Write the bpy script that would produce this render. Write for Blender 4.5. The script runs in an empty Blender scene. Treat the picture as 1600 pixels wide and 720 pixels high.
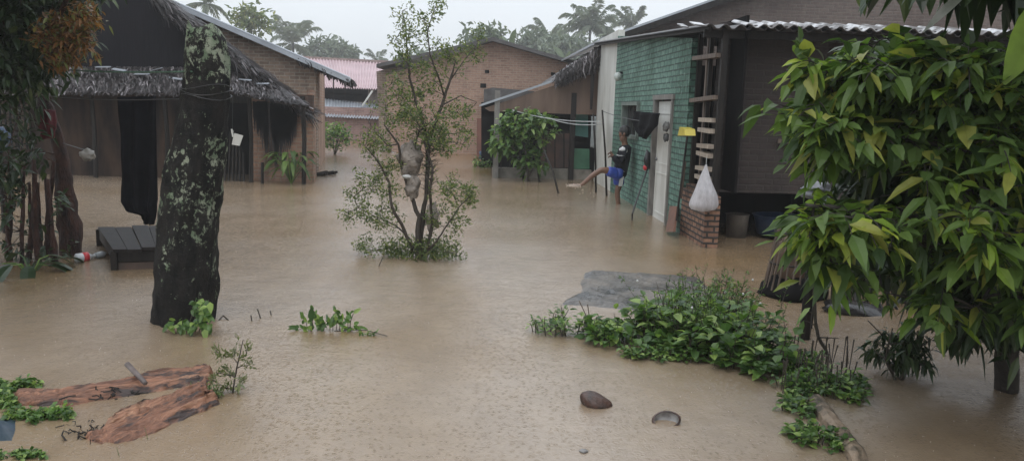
import bpy, bmesh, math, random
from mathutils import Vector, Matrix, noise, Quaternion
R = math.radians
rnd = random.Random(7)
scene = bpy.context.scene
COL = scene.collection

# ------------------------------------------------------------------ camera
H_CAM, FPX, ROLL = 1.6, 1200.0, 0.03
PITCH = math.atan(190 * math.cos(ROLL) / FPX)
CAM = Vector((0, 0, H_CAM))
FWD = Vector((0, math.cos(PITCH), -math.sin(PITCH)))
R0, U0 = Vector((1, 0, 0)), Vector((0, math.sin(PITCH), math.cos(PITCH)))
RT = R0 * math.cos(ROLL) + U0 * math.sin(ROLL)
UP = U0 * math.cos(ROLL) - R0 * math.sin(ROLL)
cd = bpy.data.cameras.new('camera'); cam = bpy.data.objects.new('camera', cd); COL.objects.link(cam)
M = Matrix((RT, UP, -FWD)).transposed().to_4x4(); M.translation = CAM
cam.matrix_world = M
cd.sensor_width = 36; cd.lens = 36 * FPX / 1600; cd.clip_start = .05; cd.clip_end = 2000
scene.camera = cam

def ray(px, py): return FWD * FPX + RT * (px - 800) + UP * (360 - py)
def G(px, py, z=0.0):
    d = ray(px, py); return CAM + d * ((z - H_CAM) / d.z)
def P(px, py, Y):
    d = ray(px, py); return CAM + d * (Y / d.y)
def PL(px, py, pt, n):
    d = ray(px, py); return CAM + d * ((pt - CAM).dot(n) / d.dot(n))
def V(*a): return Vector(a)

# ------------------------------------------------------------------ materials
def newmat(name):
    m = bpy.data.materials.new(name); m.use_nodes = True
    nt = m.node_tree; nt.nodes.clear()
    out = nt.nodes.new('ShaderNodeOutputMaterial'); b = nt.nodes.new('ShaderNodeBsdfPrincipled')
    nt.links.new(b.outputs[0], out.inputs[0]); return m, nt, b, out
def N(nt, t, **kw):
    n = nt.nodes.new(t)
    for k, v in kw.items():
        if hasattr(n, k): setattr(n, k, v)
        else: n.inputs[k].default_value = v
    return n
def c4(c): return (c[0], c[1], c[2], 1)
def ramp(nt, fac, stops):
    r = nt.nodes.new('ShaderNodeValToRGB'); e = r.color_ramp.elements
    while len(e) < len(stops): e.new(.5)
    for i, (p, c) in enumerate(stops):
        e[i].position = p; e[i].color = c4(c) if hasattr(c, '__len__') else (c, c, c, 1)
    nt.links.new(fac, r.inputs[0]); return r.outputs[0]
def mixc(nt, fac, a, b, mode='MIX'):
    m = nt.nodes.new('ShaderNodeMix'); m.data_type = 'RGBA'; m.blend_type = mode
    for s, v in ((0, fac), (6, a), (7, b)):
        if hasattr(v, 'is_linked') or hasattr(v, 'links'): nt.links.new(v, m.inputs[s])
        elif s == 0: m.inputs[0].default_value = v
        else: m.inputs[s].default_value = c4(v)
    return m.outputs[2]
def bump(nt, b, h, strength=.4, dist=.02):
    n = nt.nodes.new('ShaderNodeBump'); n.inputs['Strength'].default_value = strength; n.inputs['Distance'].default_value = dist
    nt.links.new(h, n.inputs['Height']); nt.links.new(n.outputs[0], b.inputs['Normal']); return n
def coord(nt, kind='Object', scale=(1, 1, 1), rot=(0, 0, 0)):
    tc = nt.nodes.new('ShaderNodeTexCoord'); mp = nt.nodes.new('ShaderNodeMapping')
    mp.inputs['Scale'].default_value = scale; mp.inputs['Rotation'].default_value = rot
    nt.links.new(tc.outputs[kind], mp.inputs[0]); return mp.outputs[0]
def noi(nt, vec, scale, detail=5, rough=.6, dist=0):
    n = N(nt, 'ShaderNodeTexNoise'); n.inputs['Scale'].default_value = scale; n.inputs['Detail'].default_value = detail
    n.inputs['Roughness'].default_value = rough; n.inputs['Distortion'].default_value = dist
    nt.links.new(vec, n.inputs['Vector']); return n.outputs[0]

def mat(name, c1, c2=None, scale=4, rough=.6, spec=.5, stretch=(1, 1, 1), bmp=.3, bd=.01, lo=.35, hi=.65, metal=0, detail=6):
    m, nt, b, o = newmat(name)
    c2 = c2 or tuple(x * .6 for x in c1)
    v = coord(nt, 'Object', stretch)
    f = noi(nt, v, scale, detail)
    nt.links.new(ramp(nt, f, [(lo, c1), (hi, c2)]), b.inputs['Base Color'])
    b.inputs['Roughness'].default_value = rough; b.inputs['Specular IOR Level'].default_value = spec; b.inputs['Metallic'].default_value = metal
    if bmp: bump(nt, b, noi(nt, v, scale * 4, 4), bmp, bd)
    return m

def brick(name, c1, c2, mortar, w=.22, h=.075, ms=.012, stain=(.25, .2, .18), stain_lo=.45, stain_hi=.7, rough=.75, bstr=.6, white=None, amt=1.0):
    m, nt, b, o = newmat(name)
    uv = coord(nt, 'UV'); ob = coord(nt, 'Object')
    dn = noi(nt, uv, 9, 2)
    add = N(nt, 'ShaderNodeVectorMath', operation='MULTIPLY_ADD'); 
    comb = nt.nodes.new('ShaderNodeCombineXYZ'); nt.links.new(dn, comb.inputs[0]); nt.links.new(dn, comb.inputs[1])
    nt.links.new(comb.outputs[0], add.inputs[0]); add.inputs[1].default_value = (.02, .02, 0); nt.links.new(uv, add.inputs[2])
    t = nt.nodes.new('ShaderNodeTexBrick'); nt.links.new(add.outputs[0], t.inputs['Vector'])
    t.inputs['Scale'].default_value = 1; t.inputs['Brick Width'].default_value = w; t.inputs['Row Height'].default_value = h
    t.inputs['Mortar Size'].default_value = ms; t.inputs['Mortar Smooth'].default_value = .4; t.inputs['Bias'].default_value = -.1
    t.inputs['Color1'].default_value = c4(c1); t.inputs['Color2'].default_value = c4(c2); t.inputs['Mortar'].default_value = c4(mortar)
    s = ramp(nt, noi(nt, coord(nt, 'Object', (1, 1, .35)), 1.1, 7, .65), [(stain_lo, (1, 1, 1)), (stain_hi, stain)])
    col = mixc(nt, amt, t.outputs[0], s, 'MULTIPLY')
    g = ramp(nt, noi(nt, ob, 14, 4), [(.3, (.75, .75, .75)), (.7, (1.15, 1.1, 1.05))])
    col = mixc(nt, .8, col, g, 'MULTIPLY')
    if white:
        wf = ramp(nt, noi(nt, ob, 11, 6, .75), [(.54, 0.0), (.72, .8)])
        col = mixc(nt, wf, col, white)
    nt.links.new(col, b.inputs['Base Color']); b.inputs['Roughness'].default_value = rough
    inv = N(nt, 'ShaderNodeMath', operation='SUBTRACT'); inv.inputs[0].default_value = 1; nt.links.new(t.outputs[1], inv.inputs[1])
    ad = N(nt, 'ShaderNodeMath', operation='MULTIPLY_ADD'); nt.links.new(noi(nt, ob, 30, 3), ad.inputs[0]); ad.inputs[1].default_value = .5; nt.links.new(inv.outputs[0], ad.inputs[2])
    bump(nt, b, ad.outputs[0], bstr, .012)
    return m

def leafmat(name, c1, c2, c3=None, p3=.9, rough=.38, trans=.35, spec=.5):
    m, nt, b, o = newmat(name)
    g = nt.nodes.new('ShaderNodeNewGeometry')
    st = [(0, c1), (p3 - .05, c2)]
    if c3: st += [(p3, c3), (1, c3)]
    col = ramp(nt, g.outputs['Random Per Island'], st)
    nz = ramp(nt, noi(nt, coord(nt, 'Object'), 9, 3), [(.3, (.7, .7, .7)), (.7, (1.2, 1.2, 1.15))])
    col = mixc(nt, .8, col, nz, 'MULTIPLY')
    nt.links.new(col, b.inputs['Base Color']); b.inputs['Roughness'].default_value = rough
    b.inputs['Specular IOR Level'].default_value = spec
    tr = nt.nodes.new('ShaderNodeBsdfTranslucent'); br = mixc(nt, 1, col, (1.3, 1.5, .7), 'MULTIPLY'); nt.links.new(br, tr.inputs[0])
    mx = nt.nodes.new('ShaderNodeMixShader'); mx.inputs[0].default_value = trans
    nt.links.new(b.outputs[0], mx.inputs[1]); nt.links.new(tr.outputs[0], mx.inputs[2]); nt.links.new(mx.outputs[0], o.inputs[0])
    return m

# ------------------------------------------------------------------ mesh helper
class MB:
    def __init__(s): s.v = []; s.f = []
    def hexa(s, p):      # p[0..3] bottom loop, p[4..7] top loop
        n = len(s.v); s.v += [Vector(q) for q in p]
        s.f += [tuple(n + i for i in q) for q in ((3, 2, 1, 0), (4, 5, 6, 7), (0, 1, 5, 4), (1, 2, 6, 5), (2, 3, 7, 6), (3, 0, 4, 7))]
        return s
    def box(s, c, sz, rot=None):
        rot = rot or Matrix.Identity(3); c = Vector(c); h = [x / 2 for x in sz]
        return s.hexa([c + rot @ Vector((x * h[0], y * h[1], z * h[2])) for z in (-1, 1) for x, y in ((-1, -1), (1, -1), (1, 1), (-1, 1))])
    def bar(s, a, b, w, t, up=Vector((0, 0, 1))):
        a, b = Vector(a), Vector(b); d = (b - a).normalized()
        sd = d.cross(up)
        if sd.length < .01: sd = d.cross(Vector((0, 1, 0)))
        sd.normalize(); n = sd.cross(d)
        q = [sd * x * w / 2 + n * y * t / 2 for x, y in ((-1, -1), (1, -1), (1, 1), (-1, 1))]
        return s.hexa([a + k for k in q] + [b + k for k in q])
    def prism(s, pts, ext):
        pts = [Vector(p) for p in pts]; n = len(s.v); k = len(pts)
        nm = Vector((0, 0, 0))
        for i in range(k): nm += pts[i].cross(pts[(i + 1) % k])
        if nm.dot(ext) > 0: pts = pts[::-1]
        s.v += pts + [p + ext for p in pts]
        s.f.append(tuple(range(n, n + k))); s.f.append(tuple(range(n + 2 * k - 1, n + k - 1, -1)))
        for i in range(k):
            j = (i + 1) % k; s.f.append((n + j, n + i, n + k + i, n + k + j))
        return s
    def tube(s, pts, rad, n=6, wob=0, cap=True):
        pts = [Vector(p) for p in pts]
        if not hasattr(rad, '__len__'): rad = [rad] * len(pts)
        st = len(s.v); ref = Vector((.3, 1, .2)).normalized()
        for i, p in enumerate(pts):
            d = (pts[min(i + 1, len(pts) - 1)] - pts[max(i - 1, 0)]).normalized()
            a = d.cross(ref)
            if a.length < .05: a = d.cross(Vector((1, 0, 0)))
            a.normalize(); b = d.cross(a)
            for k in range(n):
                t = 2 * math.pi * k / n; r = rad[i]
                if wob: r *= 1 + wob * noise.noise(Vector((math.cos(t) * 1.3, math.sin(t) * 1.3, p.z * 3 + p.x * 5)))
                s.v.append(p + (a * math.cos(t) + b * math.sin(t)) * r)
        for i in range(len(pts) - 1):
            for k in range(n):
                q = st + i * n; s.f.append((q + k, q + (k + 1) % n, q + n + (k + 1) % n, q + n + k))
        if cap:
            s.f.append(tuple(st + k for k in range(n))[::-1]); q = st + (len(pts) - 1) * n; s.f.append(tuple(q + k for k in range(n)))
        return s
    def blob(s, c, r, seed=0, amp=.25, nu=10, nv=7, rot=None, freq=1.5):
        c = Vector(c); st = len(s.v); rot = rot or Matrix.Identity(3)
        r = r if hasattr(r, '__len__') else (r, r, r)
        for j in range(nv + 1):
            th = math.pi * j / nv
            for i in range(nu):
                ph = 2 * math.pi * i / nu; d = Vector((math.sin(th) * math.cos(ph), math.sin(th) * math.sin(ph), math.cos(th)))
                k = 1 + amp * noise.noise(d * freq + Vector((seed * 3.1, seed, 0)))
                s.v.append(c + rot @ Vector((d.x * r[0] * k, d.y * r[1] * k, d.z * r[2] * k)))
        for j in range(nv):
            for i in range(nu):
                a = st + j * nu + i; b = st + j * nu + (i + 1) % nu; s.f.append((a, a + nu, b + nu, b))
        return s
    def strip(s, pts, w, nrm):      # ribbon along pts, with per-point width
        st = len(s.v); pts = [Vector(p) for p in pts]
        for i, p in enumerate(pts):
            d = (pts[min(i + 1, len(pts) - 1)] - pts[max(i - 1, 0)]).normalized(); a = d.cross(nrm)
            if a.length < 1e-3: a = Vector((1, 0, 0))
            a.normalize(); ww = w[i] if hasattr(w, '__len__') else w
            s.v += [p - a * ww / 2, p + a * ww / 2]
        for i in range(len(pts) - 1):
            q = st + 2 * i; s.f.append((q, q + 1, q + 3, q + 2))
        return s
    def leaf(s, b, d, n, L, W, droop=.2, fold=.25, small=False):
        d = d.normalized(); a = d.cross(n)
        if a.length < 1e-3: a = d.cross(Vector((1, .1, 0)))
        a.normalize(); n = a.cross(d); st = len(s.v)
        if small:
            m = b + d * L * .45 - n * 0; e = b + d * L - n * L * droop
            s.v += [b, m - a * W / 2 + n * fold * W, e, m + a * W / 2 + n * fold * W]
            s.f += [(st, st + 2, st + 1), (st, st + 3, st + 2)]; return s
        dn = Vector((0, 0, -1))
        def q(t, k): return b + d * L * t + dn * (L * droop * t * t) + a * (W / 2 * k) + n * (abs(k) * fold * W * .5)
        s.v += [q(0, 0), q(.3, -.95), q(.32, 0), q(.3, .95), q(.66, -.75), q(.68, 0), q(.66, .75), q(1, 0)]
        s.f += [tuple(st + i for i in t) for t in ((0, 2, 1), (0, 3, 2), (1, 2, 5, 4), (2, 3, 6, 5), (4, 5, 7), (5, 6, 7))]
        return s
    def build(s, name, m, parent=None, smooth=False, uv=True, origin=None):
        me = bpy.data.meshes.new(name)
        if origin is None and parent is None and s.v:
            xs = [p.x for p in s.v]; ys = [p.y for p in s.v]; zs = [p.z for p in s.v]
            origin = Vector(((min(xs) + max(xs)) / 2, (min(ys) + max(ys)) / 2, min(zs)))
        o = bpy.data.objects.new(name, me); COL.objects.link(o)
        if parent is not None:
            o.parent = parent; org = parent_loc(parent)
        else:
            org = origin or Vector((0, 0, 0)); o.location = org
        me.from_pydata([p - org for p in s.v], [], s.f); me.update()
        if m: me.materials.append(m)
        if uv:
            lay = me.uv_layers.new(name='UVMap'); d = lay.data
            for p in me.polygons:
                nn = p.normal
                if abs(nn.z) > .8:
                    for li in p.loop_indices:
                        c = s.v[me.loops[li].vertex_index]; d[li].uv = (c.x, c.y)
                else:
                    t = Vector((-nn.y, nn.x, 0)); t.normalize()
                    if abs(t.x) < .7 and t.y < 0: t = -t
                    if abs(t.x) >= .7 and t.x < 0: t = -t
                    for li in p.loop_indices:
                        c = s.v[me.loops[li].vertex_index]; d[li].uv = (c.dot(t), c.z)
        if smooth: me.polygons.foreach_set('use_smooth', [True] * len(me.polygons))
        return o
def parent_loc(o):
    l = Vector(o.location)
    while o.parent is not None: o = o.parent; l += o.location
    return l
def tag(o, label=None, cat=None, group=None, kind=None):
    if label: o['label'] = label
    if cat: o['category'] = cat
    if group: o['group'] = group
    if kind: o['kind'] = kind
    return o
def empty(name, loc, label, cat, group=None):
    o = bpy.data.objects.new(name, None); o.location = loc; o.empty_display_size = .2; COL.objects.link(o)
    return tag(o, label, cat, group)
def rv(a=1.0): return Vector((rnd.uniform(-a, a), rnd.uniform(-a, a), rnd.uniform(-a, a)))
def rdir():
    while True:
        v = rv()
        if .05 < v.length < 1: return v.normalized()
def lerp(a, b, t): return a + (b - a) * t
def bil(q, u, w): return lerp(lerp(q[0], q[1], u), lerp(q[3], q[2], u), w)   # q: bl, br, tr, tl

# ------------------------------------------------------------------ material library
WOOD_DARK = mat('dark_wet_wood', (.026, .021, .018), (.009, .008, .007), 3, .55, .2, stretch=(6, 6, 1), bd=.006)
WOOD_MID = mat('weathered_wood', (.16, .12, .09), (.07, .05, .04), 3, .6, stretch=(8, 8, 1), bd=.005)
WOOD_PALE = mat('pale_wood', (.42, .36, .29), (.25, .2, .16), 4, .6, stretch=(8, 8, 1), bd=.004)
BARK = mat('dark_bark', (.05, .042, .035), (.018, .014, .012), 9, .7, bmp=.6, bd=.02)
TWIG = mat('wet_twig_bark', (.06, .048, .035), (.03, .022, .016), 20, .6, bmp=.2)
BARK_RED = mat('reddish_bark', (.085, .038, .026), (.018, .011, .010), 13, .6, .25, bmp=1.0, bd=.04, stretch=(1, 1, .35))
def strandmat(name, stops, rough=.45, spec=.3):
    m, nt, b, o = newmat(name); g = nt.nodes.new('ShaderNodeNewGeometry')
    col = ramp(nt, g.outputs['Random Per Island'], stops)
    col = mixc(nt, 1, col, ramp(nt, noi(nt, coord(nt), 1.3, 6, .7), [(.3, (.35, .33, .34)), (.65, (1.25, 1.25, 1.25))]), 'MULTIPLY')
    nt.links.new(col, b.inputs['Base Color']); b.inputs['Roughness'].default_value = rough; b.inputs['Specular IOR Level'].default_value = spec; return m
THATCH = strandmat('grey_thatch', [(0, (.012, .010, .010)), (.6, (.038, .032, .032)), (.88, (.10, .088, .09)), (1, (.30, .28, .29))])
THATCH_D = strandmat('dark_thatch', [(0, (.012, .01, .01)), (.8, (.045, .038, .037)), (1, (.12, .11, .11))])
BRICK_WARM = brick('warm_brick_wall', (.42, .255, .18), (.34, .2, .14), (.40, .33, .27), stain=(.35, .3, .28))
BRICK_DIM = brick('dim_brown_brick_wall', (.34, .195, .125), (.22, .125, .085), (.27, .21, .16), stain=(.16, .13, .12), stain_lo=.46, stain_hi=.62)
BRICK_GREY = brick('greyed_brick_wall', (.32, .23, .17), (.20, .145, .11), (.36, .31, .26), stain=(.4, .36, .36))
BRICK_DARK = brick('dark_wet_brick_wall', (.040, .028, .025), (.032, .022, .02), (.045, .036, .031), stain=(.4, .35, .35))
BRICK_RAW = brick('raw_orange_brick', (.34, .19, .12), (.20, .105, .07), (.05, .04, .034), w=.165, h=.068, ms=.016, stain=(.25, .22, .2), stain_lo=.4, stain_hi=.62, bstr=1.0)
BRICK_GREEN = brick('green_painted_brick', (.15, .275, .225), (.085, .18, .145), (.045, .085, .07), h=.082, stain=(.45, .55, .5), stain_lo=.42, stain_hi=.62, bstr=.9, white=(.26, .40, .34))
TIN = mat('wet_zinc_sheet', (.42, .45, .49), (.28, .30, .33), 1.5, .38, bmp=.1, metal=.3, bd=.003)
TIN_RED = mat('faded_red_tin', (.50, .37, .385), (.40, .29, .305), 1.2, .4, bmp=.05, bd=.003)
TIN_DARK = mat('dark_rusty_tin', (.09, .085, .085), (.04, .036, .035), 3, .5, bmp=.2, bd=.003)
TIN_PALE = mat('pale_tin_edge', (.46, .46, .47), (.06, .05, .045), 2.6, .45, bmp=.1, bd=.003, lo=.44, hi=.53)
DARK_IN = mat('shade_black_interior', (.010, .009, .009), (.005, .0045, .005), 3, .9, .1)  # shade of the interiors put into a near-black colour
WHITE_PAINT = mat('dirty_white_paint', (.62, .62, .58), (.44, .43, .39), 2.2, .55, bmp=.15, bd=.004, stretch=(1, 1, .35))
GREY_WOOD = mat('grey_door_frame', (.22, .21, .19), (.12, .11, .1), 4, .6, stretch=(5, 5, 1), bd=.004)
GREEN_WALL = mat('green_plaster', (.10, .27, .16), (.06, .17, .10), 3, .6, bmp=.1)
TEAL = mat('teal_board', (.14, .36, .32), (.09, .24, .21), 3, .6, bmp=.1)
BROWN_BOARD = mat('brown_fascia_board', (.16, .105, .075), (.10, .062, .045), 1.6, .6, stretch=(3, 3, .5), bmp=.2, bd=.004)
CONCRETE = mat('wet_concrete', (.16, .155, .15), (.07, .068, .066), 5, .22, bmp=.4, bd=.006)
CONC_PALE = mat('cast_concrete', (.24, .22, .19), (.12, .11, .09), 5, .6, bmp=.4, bd=.006)
BLACK_CLOTH = mat('black_cloth', (.009, .009, .011), (.005, .005, .006), 8, .9, .08, bmp=.4, bd=.01)
RED_CLOTH = mat('dark_red_cloth', (.12, .015, .02), (.06, .008, .012), 8, .8)
BLUE_TARP = mat('blue_tarp', (.03, .065, .13), (.018, .04, .08), 6, .5, bmp=.4)
BLUE_TUB = mat('blue_tub_plastic', (.03, .06, .13), (.02, .04, .09), 6, .4, bmp=0)
WIRE = mat('pale_wire', (.5, .52, .52), None, 4, .5, bmp=0)
WIRE_G = mat('green_cord', (.03, .09, .05), None, 4, .5, bmp=0)
YELLOW = mat('yellow_plastic', (.55, .45, .06), (.45, .36, .05), 4, .4, bmp=0)
RED_P = mat('red_plastic', (.6, .04, .05), None, 4, .4, bmp=0)
BLACK_P = mat('black_plastic', (.015, .015, .016), None, 4, .4, bmp=0)
MUD = mat('wet_mud', (.13, .085, .055), (.07, .045, .03), 4, .35, bmp=.6, bd=.02)
LOG_CUT = mat('orange_split_wood', (.46, .24, .14), (.26, .125, .075), 2.2, .5, stretch=(1, 1, 1), bmp=.6, bd=.012)
HUSK = mat('brown_coconut_husk', (.085, .042, .03), (.03, .018, .014), 18, .35, stretch=(1, 1, 1), bmp=.8, bd=.01)
HUSK_IN = mat('pale_husk_inside', (.26, .25, .24), (.05, .04, .035), 10, .3, bmp=.3)
DIRTY_BAG = mat('dirty_sack_plastic', (.32, .275, .235), (.16, .13, .11), 6, .5, bmp=.8, bd=.02)

LEAF_BUSH = leafmat('small_olive_leaf', (.055, .085, .03), (.14, .18, .065), (.25, .26, .10), .84, trans=.35)
LEAF_BIG = leafmat('broad_green_leaf', (.03, .06, .018), (.125, .195, .05), (.25, .26, .06), .92, rough=.46, trans=.4, spec=.35)
LEAF_SHOOT = leafmat('young_lime_leaf', (.09, .16, .025), (.20, .29, .04), (.30, .36, .06), .85, rough=.46, trans=.4, spec=.35)
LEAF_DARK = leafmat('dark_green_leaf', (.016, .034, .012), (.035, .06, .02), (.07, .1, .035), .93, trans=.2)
LEAF_ORANGE = leafmat('browning_orange_leaf', (.12, .055, .02), (.26, .12, .04), (.16, .17, .05), .8, trans=.3)
LEAF_WEED = leafmat('weed_leaf', (.035, .08, .022), (.12, .21, .05), (.23, .32, .09), .82, trans=.35)
LEAF_FAR = leafmat('hazed_distant_leaf', (.085, .115, .085), (.18, .215, .165), None, 1, rough=.6, trans=.2)  # greyed so the colour carries part of the distance haze
FROND = leafmat('hazed_palm_frond', (.12, .15, .12), (.23, .26, .21), None, 1, rough=.5, trans=.25)  # rain haze over the far palms put into the pale grey-green
# ------------------------------------------------------------------ setting
def sheet(name, x0, x1, y0, y1, z, m):
    b = MB(); b.v = [V(x0, y0, z), V(x1, y0, z), V(x1, y1, z), V(x0, y1, z)]; b.f = [(0, 1, 2, 3)]
    return b.build(name, m, origin=V(0, 0, 0))
tag(sheet('ground', -1500, 1500, -1500, 1500, -.45, MUD), kind='structure')

def water_mat():
    m, nt, b, o = newmat('muddy_flood_water')
    ob = coord(nt)
    big = noi(nt, ob, .22, 4, .55)
    col = ramp(nt, big, [(.38, (.205, .132, .064)), (.60, (.295, .23, .17))])
    fine = ramp(nt, noi(nt, coord(nt, 'Object', (1, .5, 1)), 3.0, 8, .75), [(.35, (.86, .85, .84)), (.7, (1.10, 1.10, 1.09))])
    col = mixc(nt, 1, col, fine, 'MULTIPLY')
    nt.links.new(col, b.inputs['Base Color'])
    b.inputs['Roughness'].default_value = .12; b.inputs['IOR'].default_value = 1.75; b.inputs['Specular IOR Level'].default_value = .75
    hs = None
    for sc, fr, amp in ((7.5, 34, .35), (13, 30, .5), (23, 26, .75), (4.2, 60, .12)):
        vo = nt.nodes.new('ShaderNodeTexVoronoi'); vo.voronoi_dimensions = '2D'; vo.inputs['Scale'].default_value = sc
        nt.links.new(ob, vo.inputs['Vector'])
        d = vo.outputs['Distance']
        a = N(nt, 'ShaderNodeMath', operation='MULTIPLY'); nt.links.new(d, a.inputs[0]); a.inputs[1].default_value = fr
        # each drop has its own age: phase from the cell colour
        sep = nt.nodes.new('ShaderNodeSeparateColor'); nt.links.new(vo.outputs['Color'], sep.inputs[0])
        ph = N(nt, 'ShaderNodeMath', operation='MULTIPLY_ADD'); nt.links.new(sep.outputs[0], ph.inputs[0]); ph.inputs[1].default_value = 6.28; nt.links.new(a.outputs[0], ph.inputs[2])
        sn = N(nt, 'ShaderNodeMath', operation='SINE'); nt.links.new(ph.outputs[0], sn.inputs[0])
        # envelope: exp(-(d-r)^2) by ramp of distance
        en = nt.nodes.new('ShaderNodeMapRange'); en.inputs[1].default_value = .05; en.inputs[2].default_value = .42
        en.inputs[3].default_value = 1; en.inputs[4].default_value = 0; nt.links.new(d, en.inputs[0])
        ml = N(nt, 'ShaderNodeMath', operation='MULTIPLY'); nt.links.new(sn.outputs[0], ml.inputs[0]); nt.links.new(en.outputs[0], ml.inputs[1])
        m2 = N(nt, 'ShaderNodeMath', operation='MULTIPLY'); nt.links.new(ml.outputs[0], m2.inputs[0])
        m3 = N(nt, 'ShaderNodeMath', operation='MULTIPLY'); nt.links.new(sep.outputs[1], m3.inputs[0]); m3.inputs[1].default_value = amp
        nt.links.new(m3.outputs[0], m2.inputs[1])
        if hs is None: hs = m2.outputs[0]
        else:
            ad = N(nt, 'ShaderNodeMath', operation='ADD'); nt.links.new(hs, ad.inputs[0]); nt.links.new(m2.outputs[0], ad.inputs[1]); hs = ad.outputs[0]
    nz = noi(nt, coord(nt, 'Object', (1, 1.4, 1)), 5, 6, .65)
    ad = N(nt, 'ShaderNodeMath', operation='MULTIPLY_ADD'); nt.links.new(nz, ad.inputs[0]); ad.inputs[1].default_value = 2.8; nt.links.new(hs, ad.inputs[2])
    nz2 = noi(nt, ob, 60, 4, .7)
    ad2 = N(nt, 'ShaderNodeMath', operation='MULTIPLY_ADD'); nt.links.new(nz2, ad2.inputs[0]); ad2.inputs[1].default_value = 1.4; nt.links.new(ad.outputs[0], ad2.inputs[2])
    bump(nt, b, ad2.outputs[0], .9, .0023)
    return m
WATER = water_mat()
tag(sheet('flood_water', -150, 150, -30, 150, 0, WATER), kind='structure')

# ------------------------------------------------------------------ helpers for buildings
def corr(p00, p10, p11, p01, waves, amp, m, name, parent, thick=.01, nv=2, jag=0):
    """corrugated sheet: waves run across p00->p10, ribs along p00->p01"""
    b = MB(); n = (p10 - p00).cross(p01 - p00).normalized()
    if n.z < 0: n = -n
    nu = waves * 6
    for layer in (0, 1):
        for j in range(nv + 1):
            for i in range(nu + 1):
                u = i / nu; w = j / nv
                if jag and j == 0: w -= jag * (noise.noise(V(int(u * waves / 5) * 3.7, 1, 0)))
                s = amp * math.sin(2 * math.pi * u * waves)
                b.v.append(lerp(lerp(p00, p10, u), lerp(p01, p11, u), w) + n * (s - layer * thick))
    k = (nu + 1) * (nv + 1)
    for j in range(nv):
        for i in range(nu):
            a = j * (nu + 1) + i
            b.f.append((a, a + 1, a + nu + 2, a + nu + 1)); b.f.append((k + a, k + a + nu + 1, k + a + nu + 2, k + a + 1))
    for i in range(nu):
        b.f.append((i, k + i, k + i + 1, i + 1)); a = nv * (nu + 1) + i; b.f.append((a, a + 1, k + a + 1, k + a))
    return b.build(name, m, parent)

def thatch(name, q, m, parent, nrow=6, ncol=90, sl=.6, sw=.045, thick=.07, fringe=.25, lift=.07, back=.0):
    """q: eave-left, eave-right, top-right, top-left ; a slab covered with overlapping torn palm strips"""
    b = MB(); n = (q[1] - q[0]).cross(q[3] - q[0]).normalized()
    if n.z < 0: n = -n
    b.hexa([p - n * thick for p in q] + list(q))
    for r in range(nrow + 1):
        w = r / nrow
        for c in range(ncol):
            u = min(1, max(0, (c + rnd.random()) / ncol)); w2 = min(1, w + rnd.uniform(0, .5 / nrow))
            p = bil(q, u, w2); dn = (bil(q, u, 0) - bil(q, u, 1)).normalized()
            ax = (q[1] - q[0]).normalized()
            d = (dn + ax * rnd.gauss(0, .28)).normalized()
            L = sl * rnd.uniform(.6, 1.3); h = n * rnd.uniform(.0, lift)
            pts = [p + h * .3, p + d * L * .5 + h, p + d * L + h * rnd.uniform(-.4, 1.0)]
            lim = (bil(q, u, 0) - p).dot(dn)
            if L > lim:      # hangs past the eave: bends down
                pts[2] = p + d * lim + h + V(0, 0, -1) * min(fringe, (L - lim)) * rnd.uniform(.4, 1.2) + ax * rnd.gauss(0, .03)
            b.strip(pts, [sw * rnd.uniform(.5, 1.2)] * 2 + [sw * .3], n)
    return b.build(name, m, parent)

def grid_wall(a, d, z0, z1, L, t, nrm, holes, mb=None):
    """wall from point a along unit d, thickness t along nrm, rectangular holes (u0,u1,z0,z1)"""
    mb = mb or MB()
    us = sorted({0, L} | {h[0] for h in holes} | {h[1] for h in holes}); zs = sorted({z0, z1} | {h[2] for h in holes} | {h[3] for h in holes})
    us = [u for u in us if 0 <= u <= L]; zs = [z for z in zs if z0 <= z <= z1]
    for i in range(len(us) - 1):
        run = None
        for j in range(len(zs) - 1):
            cu, cz = (us[i] + us[i + 1]) / 2, (zs[j] + zs[j + 1]) / 2
            hole = any(h[0] < cu < h[1] and h[2] < cz < h[3] for h in holes)
            if not hole:
                if run is None: run = zs[j]
                end = zs[j + 1]
            if run is not None and (hole or j == len(zs) - 2):
                A, B = a + d * us[i], a + d * us[i + 1]
                z = lambda p, h: V(p.x, p.y, h)
                mb.hexa([z(A, run), z(B, run), z(B + nrm * t, run), z(A + nrm * t, run), z(A, end), z(B, end), z(B + nrm * t, end), z(A + nrm * t, end)])
                run = None
    return mb
Z = V(0, 0, 1)

# ================================================================== LEFT: thatched hut
YH = 15.2
def hp(px, py, Y=YH): return P(px, py, Y)
hut = empty('thatched_hut', hp(300, 280) * 1, 'dark tumbledown hut with torn grey thatch roofs and black gable, left of the yard', 'hut')
hut.location.z = 0
xr = G(490, 285).x; yr = G(490, 285).y; YF = yr
xl = -12.5
f3 = lambda x, y, z: V(x, y, z)
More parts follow.
